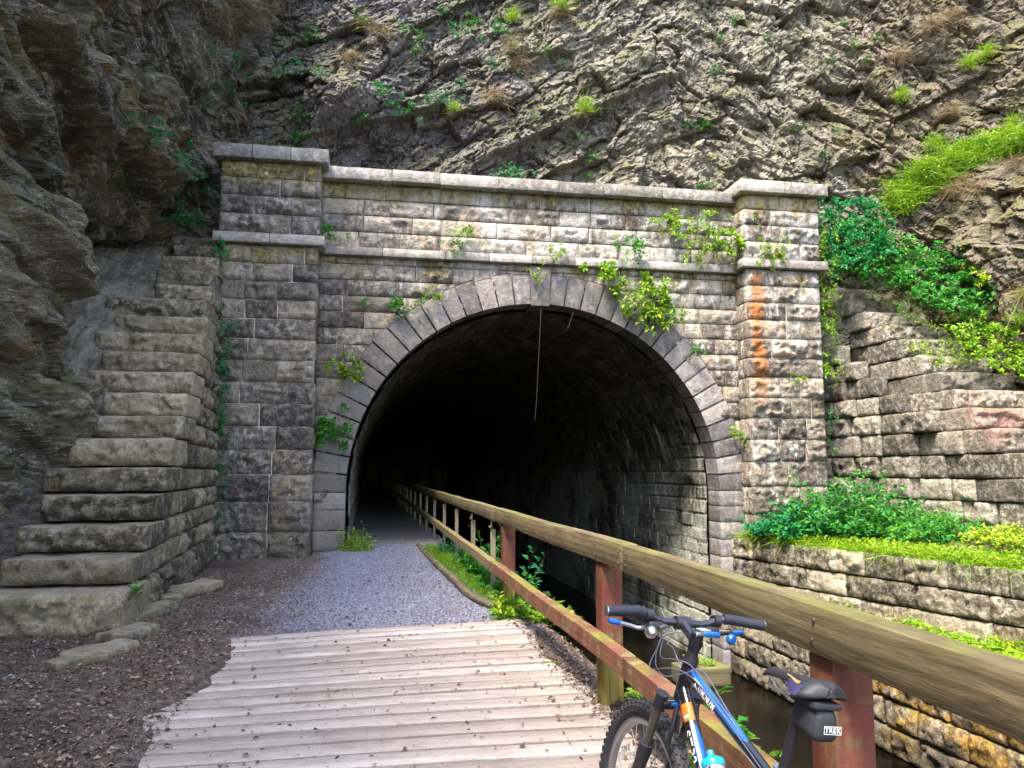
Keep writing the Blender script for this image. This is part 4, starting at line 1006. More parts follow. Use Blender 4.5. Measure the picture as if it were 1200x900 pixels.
for sx in (-1, 1):
    gp = np.array([barP(sx*x) for x in np.linspace(SG-.135, SG, 14)]); a = Acc(); tube(a, gp, [.019]+[.0165]*11+[.0175, .0165], 18)
    for i_ in range(1, 11):
        for j_ in range(10):
            q = 2*pi*(j_+.5*(i_ % 2))/10; c0 = (gp[i_]+gp[i_+1])/2+.0165*np.array([0, cos(q), sin(q)]); e1 = np.array([1., 0, 0]); e2 = np.array([0, -sin(q), cos(q)]); e3 = np.array([0, cos(q), sin(q)])
            a.add([c0+e1*.004, c0+e2*.0035, c0-e1*.004, c0-e2*.0035, c0+e3*.0025], T=[(0, 1, 4), (1, 2, 4), (2, 3, 4), (3, 0, 4)])
    gr_ = a.build('grip', M['grip'], bar)
    a = Acc(); tube(a, np.array([gp[-1], gp[-1]+[sx*.004, 0, 0]]), .0165, 18); a.build('grip_end', M['chrome'], gr_)
    c0 = barP(sx*(SG-.16)); a = Acc(); tube(a, ln(c0-[.012, 0, 0], c0+[.012, 0, 0], 3), .019, 14); sbox(a, c0+np.array([-sx*.02, -.008, -.032]), (.05, .03, .028), None, .01, .009, .001); a.build('brake_mount', M['blackp'], bar)
    a = Acc(); tube(a, ln(c0+[-sx*.03, -.015, -.036], c0+[-sx*.075, .0, -.03], 5), [.011, .011, .009, .007, .006], 10); a.build('cable_adjuster', M['chrome'], bar)
    a = Acc(); tube(a, spline([c0+[-sx*.02, .0, -.03], c0+[sx*.01, .03, -.05], c0+[sx*.05, .04, -.045], c0+[sx*.105, .038, -.037]], 14), np.linspace(.008, .0065, 14), 10)
    a.build('brake_lever', M['chrome'] if sx < 0 else M['blackp'], bar)
    a = Acc(); tube(a, ln(c0+[sx*.085, .036, -.041], c0+[sx*.125, .036, -.036], 4), [.009, .011, .011, .008], 12); a.build('lever_tip', M['blue'], bar)
    if sx > 0:
        a = Acc(); sbox(a, c0+np.array([-.03, -.02, -.042]), (.07, .03, .022), None, .01, .009, .002); tube(a, ln(c0+[.035, -.03, -.050], c0+[.040, -.052, -.050], 4), [.014, .019, .019, .012], 16); a.build('gear_shifter', M['blue'], bar)
    else:
        a = Acc(); tube(a, ln(c0+[.0, -.02, -.045], c0+[.0, -.045, -.06], 4), [.018, .021, .02, .012], 16); a.build('gear_shifter', M['chrome'], bar)
# cables
def cable(pts, r=.0020, n=40): a = Acc(); tube(a, spline(pts, n), r, 8); return part(a, 'cable', M['cable'])
cl, cR_ = barP(-(SG-.23))+[0, .0, -.03], barP(SG-.23)+[0, .0, -.03]
cable([cl, BC+[-.09, .03, -.02], BC+[-.035, .07, -.06], BC+[-.075, .06, -.16], Ht+[-.05, .03, -.03], T0+[-.024, -.05, -.005], T0*.6+T1*.4+[-.016, 0, .016], T1+[-.015, .03, .016]])
cable([cl+[.01, 0, .012], BC+[-.06, .05, .035], BC+[-.02, .075, -.02], BC+[-.04, .06, -.12], Ht+[-.04, .02, .0], T0+[-.012, -.05, .018], T0*.5+T1*.5+[-.006, 0, .022], T1+[-.006, .03, .018]])
cable([cR_, BC+[.05, .04, -.035], BC+[-.03, .07, -.055], BC+[-.06, .05, -.14], Ht+[-.06, .05, -.06], Ht+[-.03, -.03, -.03], T0+[.006, -.08, .016], T0*.5+T1*.5+[.006, 0, .02], T1+[.006, .03, .018]])
cable([cR_+[0, 0, .01], BC+[.04, .06, 0], BC+[.0, .09, -.08], cr+[.0, .06, .16], cr+[.02, -.05, .03]])
cable([T1+[-.006, .0, .02], T1+[-.03, -.03, -.06], BB+[-.035, -.01, .15], BB+[-.03, -.04, .02]])
# seat post, saddle, bag
SP = ST+(ST-BB)/np.linalg.norm(ST-BB)*.222
a = Acc(); tube(a, ln(ST-[0, 0, .02], SP), .0135, 14); spost = part(a, 'seatpost', M['blackp'])
a = Acc(); tube(a, ln(ST+[0, .003, -.012], ST+(ST-BB)/np.linalg.norm(ST-BB)*.02, 3), .021, 14); a.build('seat_clamp', M['chrome'], spost)
ns, nw = 34, 21; O = SP+np.array([0, .016, .035]); Sg = np.zeros((ns, 2*nw, 3))
for i_ in range(ns):
    s_ = i_/(ns-1); y_ = .155-.278*s_
    wd = .020+.055*float(sst(.38, .86, np.array(s_)))
    endf = math.sqrt(max(.03, 1-max(0, (s_-.84)/.16)**2)); nof = math.sqrt(max(.05, 1-max(0, (.09-s_)/.09)**2)); wd *= endf*nof
    top = .012+.020*s_**2-.016*float(sst(.14, .0, np.array(s_)))-.020*(1-endf); drop = (.016+.026*float(sst(.35, .8, np.array(s_))))*(.35+.65*endf)*nof
    for j_ in range(nw):
        t_ = j_/(nw-1)*2-1
        Sg[i_, j_] = (wd*t_, y_+.022*np.exp(-(t_/.22)**2)*float(sst(.80, 1., np.array(s_))), top-drop*abs(t_)**2.6-.007*np.exp(-(t_/.18)**2)*float(sst(.5, .9, np.array(s_))))
        t2 = -t_; Sg[i_, nw+j_] = (wd*t2*.88, y_, top-drop-.006+.004*(1-t2*t2))
G = Sg[:, :nw]; a = Acc(); a.grid(Sg+O, wrap=True)
for e_, fl in ((0, False), (ns-1, True)):
    V_ = np.concatenate([Sg[e_]+O, (Sg[e_].mean(0)+O)[None]]); a.add(V_, T=[(q, (q+1) % (2*nw), 2*nw) for q in range(2*nw)])
sad = part(a, 'saddle', M['seat'])
def upl(i_, j_, e=.0012): return G[i_, j_]+O+np.array([-.5, 0, 1.])*e
a = Acc(); a.grid(np.array([[upl(i_, q) for q in (0, 1, 2, 3)] for i_ in range(17, 30)])); a.build('side_panel', M['seatp'], sad)
a = Acc(); a.grid(np.array([[upl(i_, 3, .0016), upl(i_, 4, .0016)] for i_ in range(14, 27)])); a.build('stripe', M['gold'], sad)
for sx in (-1, 1):
    a = Acc(); tube(a, spline([O+[sx*.012, .12, -.005], O+[sx*.022, .06, -.035], O+[sx*.022, -.03, -.035], O+[sx*.035, -.10, -.006]], 16), .0036, 8); a.build('saddle_rail', M['chrome'], sad)
a = Acc(); n_ = 22; BO = O+np.array([0, -.066, -.066])
def bagp(P):
    t_ = np.clip((P[..., 1]+.05)/.1, 0, 1); P[..., 0] *= .80+.28*(1-t_)*1.; P[..., 2] *= 1+.10*(1-t_); P[..., 1] += -.012*(P[..., 2]/.05); return P
sbox(a, BO, (.080, .082, .10), (ux, uz, -uy), .012, .026, .003, 18., post=bagp)
bag = a.build('saddle_bag', M['bag'], bike); bag['label'] = 'black wedge bag strapped under the saddle with a small white label'
a = Acc(); sbox(a, BO+np.array([0, -.001, .036]), (.084, .018, .103), (ux, uz, -uy), .012, .012, .002, 18., post=None); a.build('lid', M['bag'], bag)
# label plate on the rear-left side of the bag
lc = BO+np.array([-.0, -.071, -.012])
a = Acc(); pw, ph_ = .024, .0095
for (x0, x1, z0_, z1_) in ((-pw, pw, -ph_, -ph_+.0014), (-pw, pw, ph_-.0014, ph_), (-pw, -pw+.0014, -ph_, ph_), (pw-.0014, pw, -ph_, ph_)):
    a.grid(np.array([[(x0, 0, z0_), (x1, 0, z0_)], [(x0, 0, z1_), (x1, 0, z1_)]], float)+lc)
a.build('label_border', M['white'], bag)
cu = bpy.data.curves.new('t', 'FONT'); cu.body = 'TREK'; cu.size = .0175; cu.align_x = 'CENTER'; cu.align_y = 'CENTER'; cu.offset = .0003; cu.space_character = 1.1
to = bpy.data.objects.new('t', cu); COL.objects.link(to); me = bpy.data.meshes.new_from_object(to.evaluated_get(bpy.context.evaluated_depsgraph_get())); bpy.data.objects.remove(to)
me.transform(Matrix.Translation(Vector(lc+[0, -.0004, 0])) @ Matrix.Rotation(radians(90), 4, 'X')); me.name = 'lettering'; me.materials.clear(); me.materials.append(M['white']); o = bpy.data.objects.new('lettering', me); COL.objects.link(o); o.parent = bag
# bottle on the down tube
dn = D0*.53+D1*.47; up_n = up_
b0 = dn+up_n*.062+dd_*.02; a = Acc(); P_ = ln(b0+dd_*.14, b0-dd_*.045, 12); tube(a, P_, [.034, .036, .036, .036, .034, .034, .036, .036, .036, .036, .034, .030], 22)
bot = a.build('bottle', plain('bottle_steel', (.60, .62, .66), .22, .6, var=.1), bike)
a = Acc(); tube(a, ln(b0-dd_*.042, b0-dd_*.075, 6), [.034, .036, .036, .034, .022, .012], 22); tube(a, ln(b0-dd_*.075, b0-dd_*.09, 3), .010, 12); a.build('bottle_cap', M['cyan'], bot)
a = Acc()
for q in (-1, 1): tube(a, spline([dn+dd_*.13+up_n*.02, dn+dd_*.13+up_n*.09+[q*.03, 0, 0], dn+up_n*.1+[q*.036, 0, 0], dn-dd_*.02+up_n*.03], 20), .0025, 6)
a.build('bottle_cage', M['blackp'], frame)
# cranks, chainring, pedals, rear light
a = Acc(); cx = .055
G = np.array([[BB+[cx+w_, r_*cos(t_), r_*sin(t_)] for (w_, r_) in ((0, .06), (0, .085), (.003, .088), (.003, .06))] for t_ in np.linspace(0, 2*pi, 49)]); a.grid(G, wrap=True); a.build('chainring', M['rim'], bike)
for sx, dv in ((1, 1), (-1, -1)):
    e = BB+np.array([sx*.075, .12*dv, -.12*dv]); a = Acc(); tube(a, ln(BB+[sx*.065, 0, 0], e, 5), [.014, .012, .011, .011, .013], 10); c_ = a.build('crank', M['blackp'], bike)
    a = Acc(); sbox(a, e+np.array([sx*.055, 0, 0]), (.09, .08, .02), None, .02, .006, 0); a.build('pedal', M['blackp'], c_)
a = Acc(); tube(a, ln(ST+[0, -.030, -.06], ST+[0, -.055, -.062], 4), [.014, .017, .017, .010], 14); a.build('rear_light', M['red'], bike)

# ------------------------------------------------------------------ foliage
LG = leaf_mat('leaf_green', (.014, .11, .022), (.035, .23, .025), (.16, .36, .02))
LY = leaf_mat('leaf_yellow_green', (.05, .17, .010), (.18, .36, .012), (.44, .50, .03))
LT = leaf_mat('leaf_teal', (.006, .12, .045), (.012, .22, .065), (.06, .30, .03))
GR = leaf_mat('grass_blade', (.05, .18, .010), (.17, .36, .015), (.42, .48, .03))
DRY = leaf_mat('dry_grass', (.10, .07, .035), (.20, .14, .075), (.32, .25, .15), trans=.25)
LIT = leaf_mat('dead_leaf', (.06, .035, .025), (.17, .105, .075), (.36, .26, .20), trans=.05, rough=.8)
k = NT('plant_stem'); k.bsdf((.07, .10, .025), .7); M['stem'] = k.m

def leaves(acc, B, Dr, N, L, W, tint, mat=0, fold=.25):
    """B base points, Dr directions, N approx normals; rhombic leaves folded on the midrib with a bent tip"""
    n = len(B); Dr = Dr/np.linalg.norm(Dr, axis=1, keepdims=True); S = np.cross(Dr, N); S /= np.linalg.norm(S, axis=1, keepdims=True)+1e-9; Nn = np.cross(S, Dr)
    L = np.broadcast_to(L, (n,))[:, None]; W = np.broadcast_to(W, (n,))[:, None]
    m = B+Dr*L*.45; l = m+S*W*.5+Nn*W*fold; r = m-S*W*.5+Nn*W*fold; m2 = B+Dr*L*.5; t = B+Dr*L-Nn*L*.15
    V = np.stack([B, l, t, r, m2], 1).reshape(-1, 3); i = np.arange(n)[:, None]*5
    T = np.concatenate([i+[0, 4, 1], i+[1, 4, 2], i+[0, 3, 4], i+[3, 2, 4]]).reshape(-1, 3)
    acc.add(V, T=T, tint=np.repeat(tint, 5), mat=mat)

def rnd(n, s=1.): return rng.normal(0, s, (n, 3))

def sprays(acc, bases, updir, length, leafL, per=10, spread=.6, droop=.3, tintc=.4, stem=True, smat=1, whorl=True):
    """stems from each base; alternate leaves on the outer two thirds"""
    for b in bases:
        d = np.array(updir, float)+rng.normal(0, spread, 3); d /= np.linalg.norm(d); ln_ = length*rng.uniform(.5, 1.15)
        t = np.linspace(0, 1, 5)[:, None]; dr = np.array([0, 0, -1.])*droop*ln_
        P = b+d*ln_*t+dr*t**2
        if stem: tube(acc, P, np.linspace(.004, .0015, 5), 3, mat=smat, caps=False)
        n = max(4, int(per*rng.uniform(.7, 1.3))); tt = rng.uniform(.2, 1., n)
        B = b+d*ln_*tt[:, None]+dr*tt[:, None]**2
        az = rng.normal(0, 1, (n, 3)); az -= d*(az@d)[:, None]; az /= np.linalg.norm(az, axis=1, keepdims=True)
        Dr = az*.9+d*.45+np.array([0, 0, .1]); Nn = np.array([0, 0, 1.])+rng.normal(0, .35, (n, 3))+np.array([0, -.3, 0])
        Ls = leafL*rng.uniform(.55, 1.25, n); tn = np.clip(tintc+rng.normal(0, .2, n)+(tt-.6)*.25, 0, 1)
        leaves(acc, B+az*Ls[:, None]*.25, Dr, Nn, Ls, Ls*.58, tn)

def blades(acc, bases, up, L, w, tintc=.5, bend=.5, spread=.35):
    n = len(bases); up = np.asarray(up, float)
    d = up+rng.normal(0, spread, (n, 3)); d /= np.linalg.norm(d, axis=1, keepdims=True); side = np.cross(d, rng.normal(0, 1, (n, 3))); side /= np.linalg.norm(side, axis=1, keepdims=True)
    Ls = (L*rng.uniform(.5, 1.2, n))[:, None]; hz = rng.normal(0, 1, (n, 3)); hz[:, 2] = -abs(hz[:, 2])*.6; bd = hz*bend*Ls*.5
    p0 = bases; p1 = bases+d*Ls*.5+bd*.25; p2 = bases+d*Ls*.8+bd*.75-np.array([0, 0, 1])*Ls*.05*bend; p3 = bases+d*Ls+bd*1.4-np.array([0, 0, 1])*Ls*.2*bend
    V = np.stack([p0-side*w/2, p0+side*w/2, p1-side*w*.45, p1+side*w*.45, p2-side*w*.3, p2+side*w*.3, p3], 1).reshape(-1, 3); i = np.arange(n)[:, None]*7
    Q = np.concatenate([i+[0, 1, 3, 2], i+[2, 3, 5, 4]]); T = i+[4, 5, 6]
    acc.add(V, Q, T, tint=np.repeat(np.clip(tintc+rng.normal(0, .22, n), 0, 1), 7))

def plant(name, label, cat, c, fn, mats, group=None):
    a = Acc(); fn(a); o = a.build(name, mats, smooth=False, loc=c); return tag(o, label, cat, group)

def cloud(c, s, n): return np.asarray(c)+rng.normal(0, 1, (n, 3))*np.asarray(s)

# -- bank vegetation on the right: a leafy shrub and low growth in front
def shrub(c, rx_, ry_, hz_, n, ll, mat, name, label, cat, group=None, tc=.4, per=14):
    def f(a):
        th_ = rng.uniform(0, 2*pi, n); r_ = np.sqrt(rng.random(n)); B = np.stack([c[0]+rx_*r_*np.cos(th_), c[1]+ry_*r_*np.sin(th_), np.full(n, c[2])], 1)
        for q in range(n):
            hh_ = hz_*(1.-.55*r_[q]**2)*rng.uniform(.75, 1.15)
            up_ = np.array([np.cos(th_[q])*r_[q]*.5, np.sin(th_[q])*r_[q]*.5, 1.])
            sprays(a, [B[q]], up_, hh_, ll, per=per, spread=.22, droop=.15, tintc=tc+rng.normal(0, .1))
    return plant(name, label, cat, c, f, [mat, M['stem']], group)
shrub((8.75, 15.1, .10), .95, .7, .95, 230, .12, LT, 'shrub', 'bushy teal-green shrub against the foot of the right pilaster', 'shrub')
shrub((9.55, 14.6, .12), 1.05, .9, 1.55, 380, .12, LG, 'shrub', 'tallest deep green shrub on the canal bank, centre of the bank growth', 'shrub', tc=.35)
shrub((10.2, 13.2, .20),   .75, .9, .85, 230, .10, LG, 'shrub', 'mid green shrub spreading along the foot of the right stair wall', 'shrub', tc=.55)
shrub((10.5, 11.4, .3), .65, 1.1, .42, 200, .075, LY, 'shrub', 'low bright shrub at the right end of the canal bank', 'shrub', tc=.75)
def f(a):
    n = 9000; y = rng.uniform(8.2, 16.0, n); xi = np.interp(y, [8.1, 16.2], [9.85, 7.82]); x = xi+rng.random(n)**1.4*1.9-.06
    B = np.stack([x, y, np.full(n, .08)+.3*sst(10, 11.2, x)], 1); blades(a, B, (-.3, -.15, 1), .30, .012, .6, 1.1, .6)
    n = 4200; y = rng.uniform(8.2, 16.0, n); xi = np.interp(y, [8.1, 16.2], [9.85, 7.82]); x = xi+rng.random(n)**1.2*1.9-.05
    B = np.stack([x, y, .12+.16*rng.random(n)+.3*sst(10, 11.2, x)], 1); leaves(a, B, rnd(n)+[0, 0, .2], np.array([0, 0, 1.])+rnd(n, .4), rng.uniform(.04, .10, n), rng.uniform(.03, .06, n), np.clip(.6+rng.normal(0, .25, n), 0, 1))
a = Acc(); f(a); o = a.build('ground_cover', LY, smooth=False); o['kind'] = 'stuff'; tag(o, 'yellow-green grass and weeds on top of the canal wall', 'ground cover')
# growth spilling on the lower ledge
def f(a):
    n = 5200; y = rng.uniform(5.0, 13.6, n); xi = np.interp(y, [3, 10.5, 16.2], [8.1, 7.77, 7.64]); xo = np.interp(y, [3, 8.1, 16.2], [11., 9.7, 7.85]); x = xi+(xo-xi)*rng.random(n)**.8
    kp = vn(np.stack([x*1.2, y*1.2, x*0], -1), 77)+.35*(y < 11) > -.05; x, y = x[kp], y[kp]; n = len(x)
    B = np.stack([x, y, np.full(n, -1.12)+.2*rng.random(n)], 1); leaves(a, B, rnd(n)+[-.2, 0, .2], np.array([0, 0, 1.])+rnd(n, .4), rng.uniform(.05, .13, n), rng.uniform(.04, .09, n), np.clip(.6+rng.normal(0, .25, n), 0, 1))
    blades(a, B[::2], (-.3, 0, 1), .22, .012, .6, .9, .5)
a = Acc(); f(a); o = a.build('ground_cover', LY, smooth=False); o['kind'] = 'stuff'; tag(o, 'yellow-green weeds on the ledge halfway up the canal wall', 'ground cover')

# -- overgrowth at the head of the right stairs
def plane_at(px, py, p0, nrm):
    d = CF+CR*(px-600)/FPX-CU*(py-450)/FPX; nrm = np.asarray(nrm, float); t = ((np.asarray(p0)-CO)@nrm)/(d@nrm); return CO+d*t
def poly_fill(poly, n):
    P = np.array(poly, float); lo_, hi_ = P.min(0), P.max(0); out = []
    while len(out) < n:
        x, y = rng.uniform(lo_, hi_); ins = False; j = len(P)-1
        for i in range(len(P)):
            if (P[i, 1] > y) != (P[j, 1] > y) and x < (P[j, 0]-P[i, 0])*(y-P[i, 1])/(P[j, 1]-P[i, 1])+P[i, 0]: ins = not ins
            j = i
        if ins: out.append((x, y))
    return out
def slope_bush(poly, p0, nrm, n, ln_, ll, mat, name, label, cat, tc, thick=.3, updir=(-.2, -.6, .75), per=13):
    pts = [plane_at(x, y, p0, nrm)+np.array([0, 0, -.12])+np.array([-.3, -.9, .2])*rng.uniform(0, thick) for x, y in poly_fill(poly, n)]
    c = np.mean(pts, 0)
    return plant(name, label, cat, tuple(c), lambda a: sprays(a, pts, updir, ln_, ll, per=per, spread=.45, droop=.5, tintc=tc), [mat, M['stem']])
SN = (-.25, -.72, .64); S0 = (11.6, 15.0, 4.5)
slope_bush([(958, 262), (1000, 262), (1060, 290), (1130, 310), (1150, 345), (1146, 382), (1098, 368), (1060, 350), (1020, 330), (985, 330), (955, 300)], S0, SN, 330, .5, .13, LG, 'shrub', 'large bright green shrub sprawling over the head of the right steps', 'shrub', .45, .5)
slope_bush([(950, 245), (1005, 240), (1040, 265), (1040, 300), (985, 320), (952, 300)], (10.8, 16.2, 6.2), (-.2, -.9, .4), 170, .42, .11, LT, 'shrub', 'teal-green shrub at the top corner of the right pilaster', 'shrub', .45, .4)
slope_bush([(1095, 385), (1150, 370), (1200, 400), (1200, 440), (1150, 430)], (12.6, 14.0, 3.9), SN, 130, .35, .09, LY, 'shrub', 'yellow-green shrub at the right edge beside the pinkish steps', 'shrub', .45, .3)
slope_bush([(1120, 285), (1150, 285), (1165, 330), (1140, 330)], (12.8, 15.2, 6.0), SN, 60, .3, .08, LY, 'shrub', 'yellowing shrub on the cliff above the head of the right steps', 'shrub', .7, .3)
def f(a):
    for poly, p0 in (([(1000, 318), (1060, 318), (1110, 355), (1150, 385), (1130, 400), (1060, 372), (1010, 345)], (11.5, 15.6, 5.1)), ([(1060, 395), (1140, 395), (1150, 425), (1075, 425)], (11.9, 14.4, 3.95))):
        B = np.array([plane_at(x, y, p0, SN)-[0, 0, .05] for x, y in poly_fill(poly, 700)]); B = B[:260]; blades(a, B, (-.1, -.4, 1), .14, .012, .6, .8, .5)
        leaves(a, B+rnd(len(B), .04), rnd(len(B)), np.array([0, -.3, 1.])+rnd(len(B), .4), .06, .04, np.clip(.6+rng.normal(0, .25, len(B)), 0, 1))
a = Acc(); f(a); o = a.build('ground_cover', LY, smooth=False); o['kind'] = 'stuff'; tag(o, 'low yellow-green weeds growing on the treads of the right steps', 'ground cover')
# creepers in the corner right of the right pilaster, and left of the left pilaster
def hanging(pts, ln_, ll, mat, label, per=9, tc=.5, name='creeper'):
    pts = [np.asarray(p) for p in pts]; c = np.mean(pts, 0)
    return plant(name, label, name.replace('_', ' '), tuple(c), lambda a: sprays(a, pts, (-.1, -.7, -.1), ln_, ll, per=per, spread=.5, droop=.8, tintc=tc), [mat, M['stem']])
pp = [(9.95+rng.normal(0, .12), 15.95+rng.normal(0, .15), z) for z in rng.uniform(3.6, 6.9, 110)]
hanging(pp, .28, .085, LY, 'yellow-green creeper hanging down the corner between right pilaster and stair wall', tc=.45)
pp = [(10.0+rng.normal(0, .06), 16.0+rng.normal(0, .1), z) for z in rng.uniform(1.6, 3.5, 16)]
hanging(pp, .16, .06, LG, 'sparse green creeper low in the mossy corner beside the right stair wall')
pp = [tuple(at(x_+rng.normal(0, 6), y_+rng.normal(0, 12), Y=15.35+rng.normal(0, .08))) for x_, y_ in ((262, 288), (262, 372), (266, 412), (262, 425), (258, 455), (262, 480), (258, 500), (258, 548), (250, 590)) for _ in range(11)]
hanging(pp, .22, .075, LT, 'teal-green creeper climbing the dark gap between left pilaster and steps', tc=.5)
# plants on the portal face: (px, py, Y, n sprays, length, leaf, material, name, label)
FP = [
 (708, 316, 15.95, 9, .30, .085, LY, 'bright plant on the string course right above the keystone'),
 (762, 352, 16.0, 30, .30, .095, LY, 'largest leafy plant on the spandrel above the right haunch of the arch'),
 (728, 330, 16.0, 6, .25, .07, LY, 'thin yellowish sprig between the string course and the arch, right of the keystone'),
 (742, 288, 15.95, 14, .38, .06, LG, 'wispy green plant standing on the string course below the coping'),
 (780, 256, 16.05, 10, .30, .07, LY, 'yellow-green plant sprouting just under the coping, right half of the parapet'),
 (842, 280, 15.9, 34, .34, .085, LY, 'dense leafy plant in the corner left of the right pilaster'),
 (655, 293, 15.95, 7, .16, .05, LY, 'low weed on the string course over the keystone'),
 (905, 292, 15.55, 14, .16, .055, LY, 'row of small weeds on the band of the right pilaster'),
 (545, 268, 16.05, 6, .2, .06, LY, 'yellowish sprig on the parapet, left half'),
 (530, 285, 15.95, 8, .18, .045, LG, 'small ferny weed on the string course, left half'),
 (470, 355, 16.05, 8, .20, .075, LG, 'small leafy plant above the left haunch of the arch'),
 (506, 344, 16.02, 4, .14, .06, LY, 'tiny yellow-green sprig on the arch ring left of the keystone'),
 (408, 430, 16.0, 9, .22, .085, LY, 'yellow-green plant in the joint of the left arch stones'),
 (384, 498, 16.0, 18, .26, .085, LG, 'green plant between the left pilaster and the arch ring'),
 (386, 268, 15.95, 8, .2, .06, LG, 'small green tuft in the corner right of the left pilaster top'),
 (425, 352, 16.05, 3, .14, .05, LG, 'faint green sprig on the spandrel near the left pilaster'),
 (600, 205, 16.3, 14, .16, .05, LT, 'teal weeds along the top of the coping'),
 (864, 510, 16.0, 6, .2, .05, LY, 'small yellow-green weed beside the right jamb of the arch'),
 (935, 438, 15.65, 3, .12, .05, LY, 'tiny weed on the face of the right pilaster'),
 (816, 410, 16.0, 4, .16, .05, LG, 'small weed on the spandrel right of the arch ring'),
 (628, 320, 16.0, 5, .22, .05, LY, 'yellow sprig hanging over the keystone'),
]
for px, py, Y, n, l_, ll, mt, lab in FP:
    c = at(px, py, Y=Y); n = int(n*1.8); s_ = .06+.0042*n; l_ *= 1.1; ll *= 1.15
    pts = [c+np.array([rng.normal(0, s_*1.2), abs(rng.normal(0, .03)), rng.normal(0, s_*.8)-.05]) for _ in range(n)]
    plant('wall_plant', lab, 'wall plant', tuple(c), lambda a: sprays(a, pts, (0, -.8, .35), l_, ll, per=17, spread=.5, droop=.35, tintc=.5), [mt, M['stem']])
k = NT('root_bark'); k.bsdf((.07, .055, .04), .8); M['root'] = k.m
# two dry roots hanging in front of the arch
for (px, py, L_, lab) in ((634, 362, 2.35, 'long thin dry root hanging from the crown of the arch'), (672, 366, .35, 'short dry root hanging beside the long one under the arch crown')):
    c = at(px, py, Y=16.12); a = Acc(); tube(a, spline([c, c+[-.03, 0, -.25*L_], c+[-.06, .02, -.5*L_], c+[-.10, 0, -.8*L_], c+[-.14, .02, -L_]], 30), np.linspace(.0045, .0025, 30), 6)
    tag(a.build('hanging_root', M['root'], loc=tuple(c)), lab, 'root')
# plants at the tunnel mouth and along the railing foot
shrub((-.18, 16.0, -.05), .28, .35, .55, 55, .07, GR, 'weed_clump', 'tuft of weeds at the left jamb of the tunnel mouth', 'weeds', tc=.5, per=9)
shrub((-.12, 15.6, -.06), .30, .3, .25, 40, .05, GR, 'weed_clump', 'low grass tuft in front of the left jamb weeds', 'weeds', tc=.6, per=9)
GP = [(1.70, 9.25, .22, .42, 60, .10, LG, 'leafy green weeds behind the railing at the first grey baluster'), (1.68, 10.3, .26, .45, 60, .10, LG, 'leafy green weeds between the first and second grey balusters'), (1.66, 11.4, .26, .45, 50, .10, LG, 'leafy weeds by the second grey baluster'),
      (1.64, 12.8, .3, .42, 50, .09, LG, 'weeds by the third grey baluster'), (1.58, 14.8, .36, .35, 40, .08, LT, 'teal weeds along the railing just outside the tunnel'), (1.74, 11.6, .3, .95, 14, .09, LG, 'tall thin leafy stems rising behind the railing near the tunnel'), (1.85, 9.6, .25, .9, 10, .09, LT, 'tall leafy stems just behind the farthest red post'),
      (1.52, 8.35, .26, .30, 45, .09, GR, 'bright yellow-green grass at the foot of the first red post'), (1.85, 7.95, .22, .34, 40, .11, LY, 'bright leafy weeds over the bank right of the first red post'), (1.72, 5.02, .1, .22, 9, .05, LY, 'small yellow-green sprig at the foot of the second red post'), (1.66, 3.6, .2, .42, 40, .07, GR, 'grass growing under the railing behind the bicycle wheel'),
      (1.5, 6.3, .12, .08, 10, .04, LY, 'tiny weeds at the ragged right edge of the boards'), (1.85, 2.9, .2, .4, 26, .06, LY, 'weeds on the bank behind the bicycle frame'), (1.9, 4.3, .22, .3, 22, .07, LG, 'weeds on the bank between the second and third posts')]
for x, y, r_, h_, n, ll, mt, lab in GP: shrub((x, y, -.02), r_*.6, r_, h_, n, ll, mt, 'weed_clump', lab, 'weeds', tc=.5, per=8)
def f(a):
    n = 3000; y = rng.uniform(8.9, 16.2, n); x = np.interp(y, [9, 11, 16], [1.42, 1.26, 1.14])+rng.random(n)*.4; blades(a, np.stack([x, y, 0*x-.02], 1), (0, 0, 1), .16, .009, .5, .7, .4)
    n = 260; y = rng.uniform(2.5, 8.2, n); x = 1.55+rng.random(n)*.2; blades(a, np.stack([x, y, 0*x-.02], 1), (0, 0, 1), .10, .007, .5, .7, .5)
a = Acc(); f(a); o = a.build('grass', GR, smooth=False); o['kind'] = 'stuff'; tag(o, 'grass strip between the kerb log and the railing', 'grass')
c = (6.6, 15.45, -2.33); shrub(c, .3, .15, .25, 12, .10, LY, 'weed_clump', 'weeds sprouting on the timber block in the water', 'weeds', tc=.5, per=7)
c = at(236, 655, Z=.0); shrub((c[0], c[1], 0), .12, .12, .28, 8, .09, LT, 'weed_clump', 'small teal sprig at the foot of the left stair wall', 'weeds', per=7)
c = at(160, 700, X=-2.15); shrub(tuple(c), .08, .1, .16, 6, .06, LG, 'weed_clump', 'small sprig on the second of the left stone steps', 'weeds', per=6)
c = at(218, 265, Y=15.9); shrub(tuple(c), .3, .3, .35, 22, .11, LT, 'weed_clump', 'teal leafy plant on the rock above the head of the left steps', 'weeds', per=9)
# broad-leaved plants on the ledge near the camera side
def f(a):
    for i in range(60):
        y = rng.uniform(7.4, 11.0); x = np.interp(y, [3, 8.1, 16.2], [9.6, 8.5, 7.7])+rng.normal(0, .15); n = 5
        B = np.array([x, y, -1.06])+rng.normal(0, .06, (n, 3))*[1, 1, .4]+[0, 0, .12]; q = rng.uniform(0, 2*pi, n)
        leaves(a, B, np.stack([np.cos(q), np.sin(q), 0*q+.1], 1), np.array([0, -.2, 1.])+rnd(n, .2), rng.uniform(.14, .22, n), rng.uniform(.13, .2, n), np.clip(.6+rng.normal(0, .2, n), 0, 1), fold=.08)
plant('broadleaf_plants', 'broad round yellow-green leaves on the ledge of the canal wall', 'plants', (8.6, 9.2, -1.1), f, LY)

